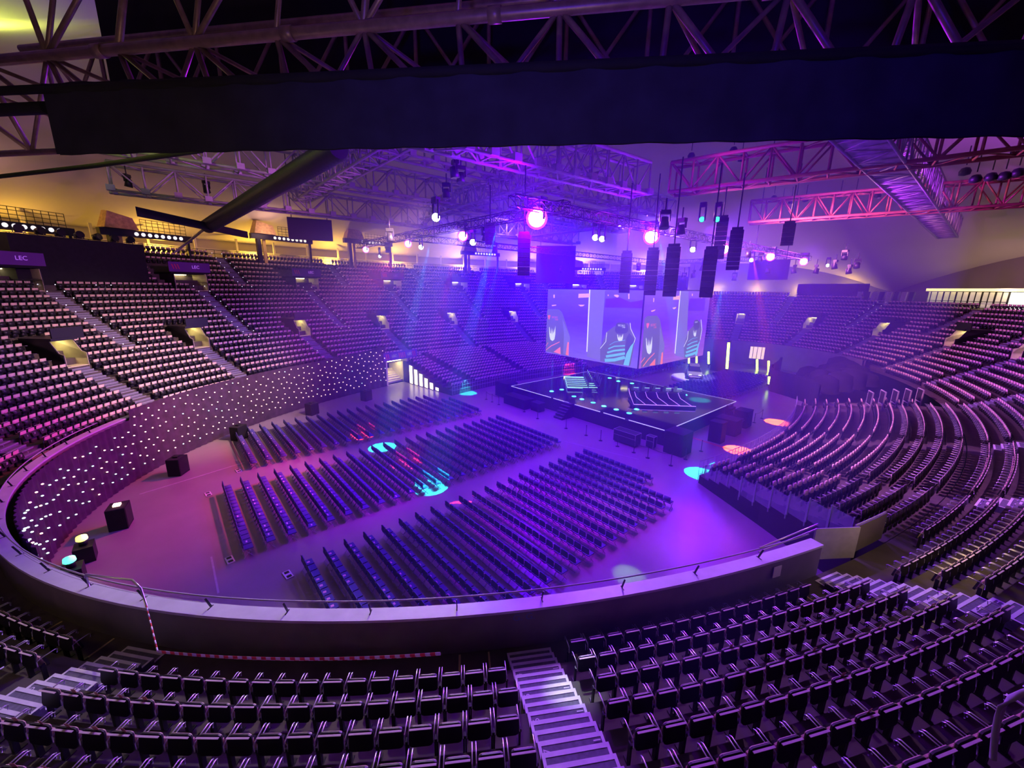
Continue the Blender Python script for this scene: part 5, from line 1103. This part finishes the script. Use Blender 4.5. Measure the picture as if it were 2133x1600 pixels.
for x, y, c, pw, an in ((-7, -16, (.38, .0, 1.), 22000, 38), (4, -8, (.42, .0, 1), 24000, 34), (-12, -2, (.3, .0, 1.), 14000, 46), (9, -2, (.4, .03, 1.), 14000, 36)):
    light('floor_wash', 'SPOT', (x * .4, y * .3, 17.2), c, pw, (x, y, 0), size=.3, angle=an, blend=.8)
light('floor_wash', 'SPOT', (-14, -8, 16), (1., .07, .14), 24000, (-13, -26, 0), size=.4, angle=60, blend=.9)
# lights over the near stand
light('stair_spot', 'SPOT', (-1, -6, 17.3), (.5, .22, 1.), 42000, tuple(E3(315.2, 3.5, 5)), size=.15, angle=14, blend=.9)
light('stair_spot', 'SPOT', (0, -6, 17.3), (.85, 1., .95), 30000, tuple(E3(316.2, 2.4, 4.2)), size=.1, angle=4.5, blend=.9)
light('stand_wash', 'SPOT', (-8, -6, 17.4), (1., .82, .68), 30000, tuple(E3(300, 4, 5)), size=.3, angle=44, blend=.9)
light('stand_wash', 'SPOT', (2, 0, 17.4), (.68, .28, 1.), 17000, tuple(E3(326, 5, 5)), size=.3, angle=54, blend=.9)
light('stand_wash', 'SPOT', (2, 10, 17.4), (.7, .14, 1.), 9000, tuple(E3(355, 6, 5)), size=.3, angle=60, blend=.9)
light('stand_wash', 'SPOT', (2, 24, 17.4), (.8, .15, .9), 7000, tuple(E3(35, 6, 5)), size=.3, angle=70, blend=.9)
# yellow uplights behind the top tier
for a in (238, 228, 216, 204, 192, 180, 165, 150, 135, 120): light('facade_uplight', 'POINT', E3(a, 27.2, ZI[24] + .5), (1., .56, .07), 600 if a > 222 else 1000 if a > 205 else 1500, size=.3)
for a in (60, 54, 90, 100): light('concourse_light', 'POINT', E3(a, 20.5, ZI[15] + 2.6), (1., .78, .45), 160, size=.3)
light('roof_light', 'POINT', (6, 4, 21.4), (.4, .05, 1), 300, size=1.); light('roof_light', 'POINT', (-24, 12, 21.0), (.5, .2, 1), 700, size=1.); light('roof_light', 'POINT', (10, 34, 21.0), (.5, .12, .8), 600, size=1.)
light('added_drape_fill', 'SPOT', tuple(CAM + np.array([2., -3., 1.])), (.05, 0., 1.), 2000, tuple(far(1280, 215, 6.)), size=.4, angle=70, blend=1)  # unseen blue spot added to tint the side of the drape facing the camera
light('truss_light', 'SPOT', tuple(CAM + np.array([1.5, -1.5, -3.])), (1., .66, .45), 520, tuple(a0_ + dv * .45), size=.3, angle=110, blend=1)
for a in (236, 205): light('roof_light', 'POINT', E3(a, 20, 21), (1., .55, .5), 350, size=1.)
light('dome_light', 'POINT', at(20, 110, 24), (.75, .9, .1), 500, size=.6)
# ---------------------------------------------------------------- haze filling the hall
hz = bpy.data.materials.new('haze'); hz.use_nodes = True; nt = hz.node_tree; nt.nodes.clear(); out = nt.nodes.new('ShaderNodeOutputMaterial'); vs = nt.nodes.new('ShaderNodeVolumeScatter'); vs.inputs['Density'].default_value = HAZE; vs.inputs['Anisotropy'].default_value = .35; vs.inputs['Color'].default_value = (.34, .26, 1, 1); nt.links.new(vs.outputs[0], out.inputs['Volume'])
hz.cycles.homogeneous_volume = True
if HAZE: t = MB(); t.box((-8, 20, 11), (50, 76, 21.8)); t.build('haze', [hz], label='thin violet theatre haze filling the hall', cat='haze', kind='stuff')
light('added_car_spot', 'SPOT', (1.5, 22, 16), (.95, .85, 1), 30000, (-8.0, 35.6, 1), size=.2, angle=16, blend=.5)  # unseen white spot added to brighten the car
light('walkway_light', 'POINT', E3(290, 4.5, 8.5), (1., .66, .28), 90, size=.5)
light('walkway_light', 'POINT', E3(335.5, 2.4, 6.2), (1., .66, .26), 130, size=.5)
light('catwalk_light', 'SPOT', (4, 8, 17.5), (.4, .03, 1), 40000, (14, 22, 20), size=.3, angle=80, blend=.8)
for a in (84, 91, 98, 105, 112): light('facade_uplight', 'POINT', E3(a, 24.0, ZI[17] + 1.2), (1., .60, .12), 500, size=.3)
for k, (px, py) in enumerate(dotpx[:13]):
    if k in (2, 4, 7): continue
    p = at(px, py, SH); under = CX0 < p[0] < CX1 and CY0 < p[1] < CY1
    light('deck_beam', 'SPOT', (p[0], p[1], ZB - .15 if under else 15.5), (.02, .9, .8), 90000 if under else 26000, (p[0], p[1], SH), size=.05, angle=5 if under else 2.4, blend=.2)
light('desk_light', 'SPOT', (2, -4, 17), (.7, 1., 1.), 9000, (-3.4, 16.4, 2), size=.2, angle=17, blend=.6)
light('desk_light', 'SPOT', (2, -4, 17), (.8, .8, 1.), 5000, (-12, 15, 2), size=.2, angle=15, blend=.6)
e_gr = mat('reflection_green', (.1, 1, .4), emit=(.02, 1, .25), estr=5, sample=False)  # emissive green imitates reflected light, no lamp there
for px, lab in ((1462, 'left'), (1494, 'right')): lamp(px, 457, 17.8, .16, e_gr, 'green reflection put in as a glowing lens by the high speaker, the %s of two' % lab)
_b0 = far(1506, 590, 52); light('teal_beam', 'SPOT', _b0, (.02, .85, .8), 120000, tuple(far(1474, 752, 49)), size=.1, angle=11, blend=.7)
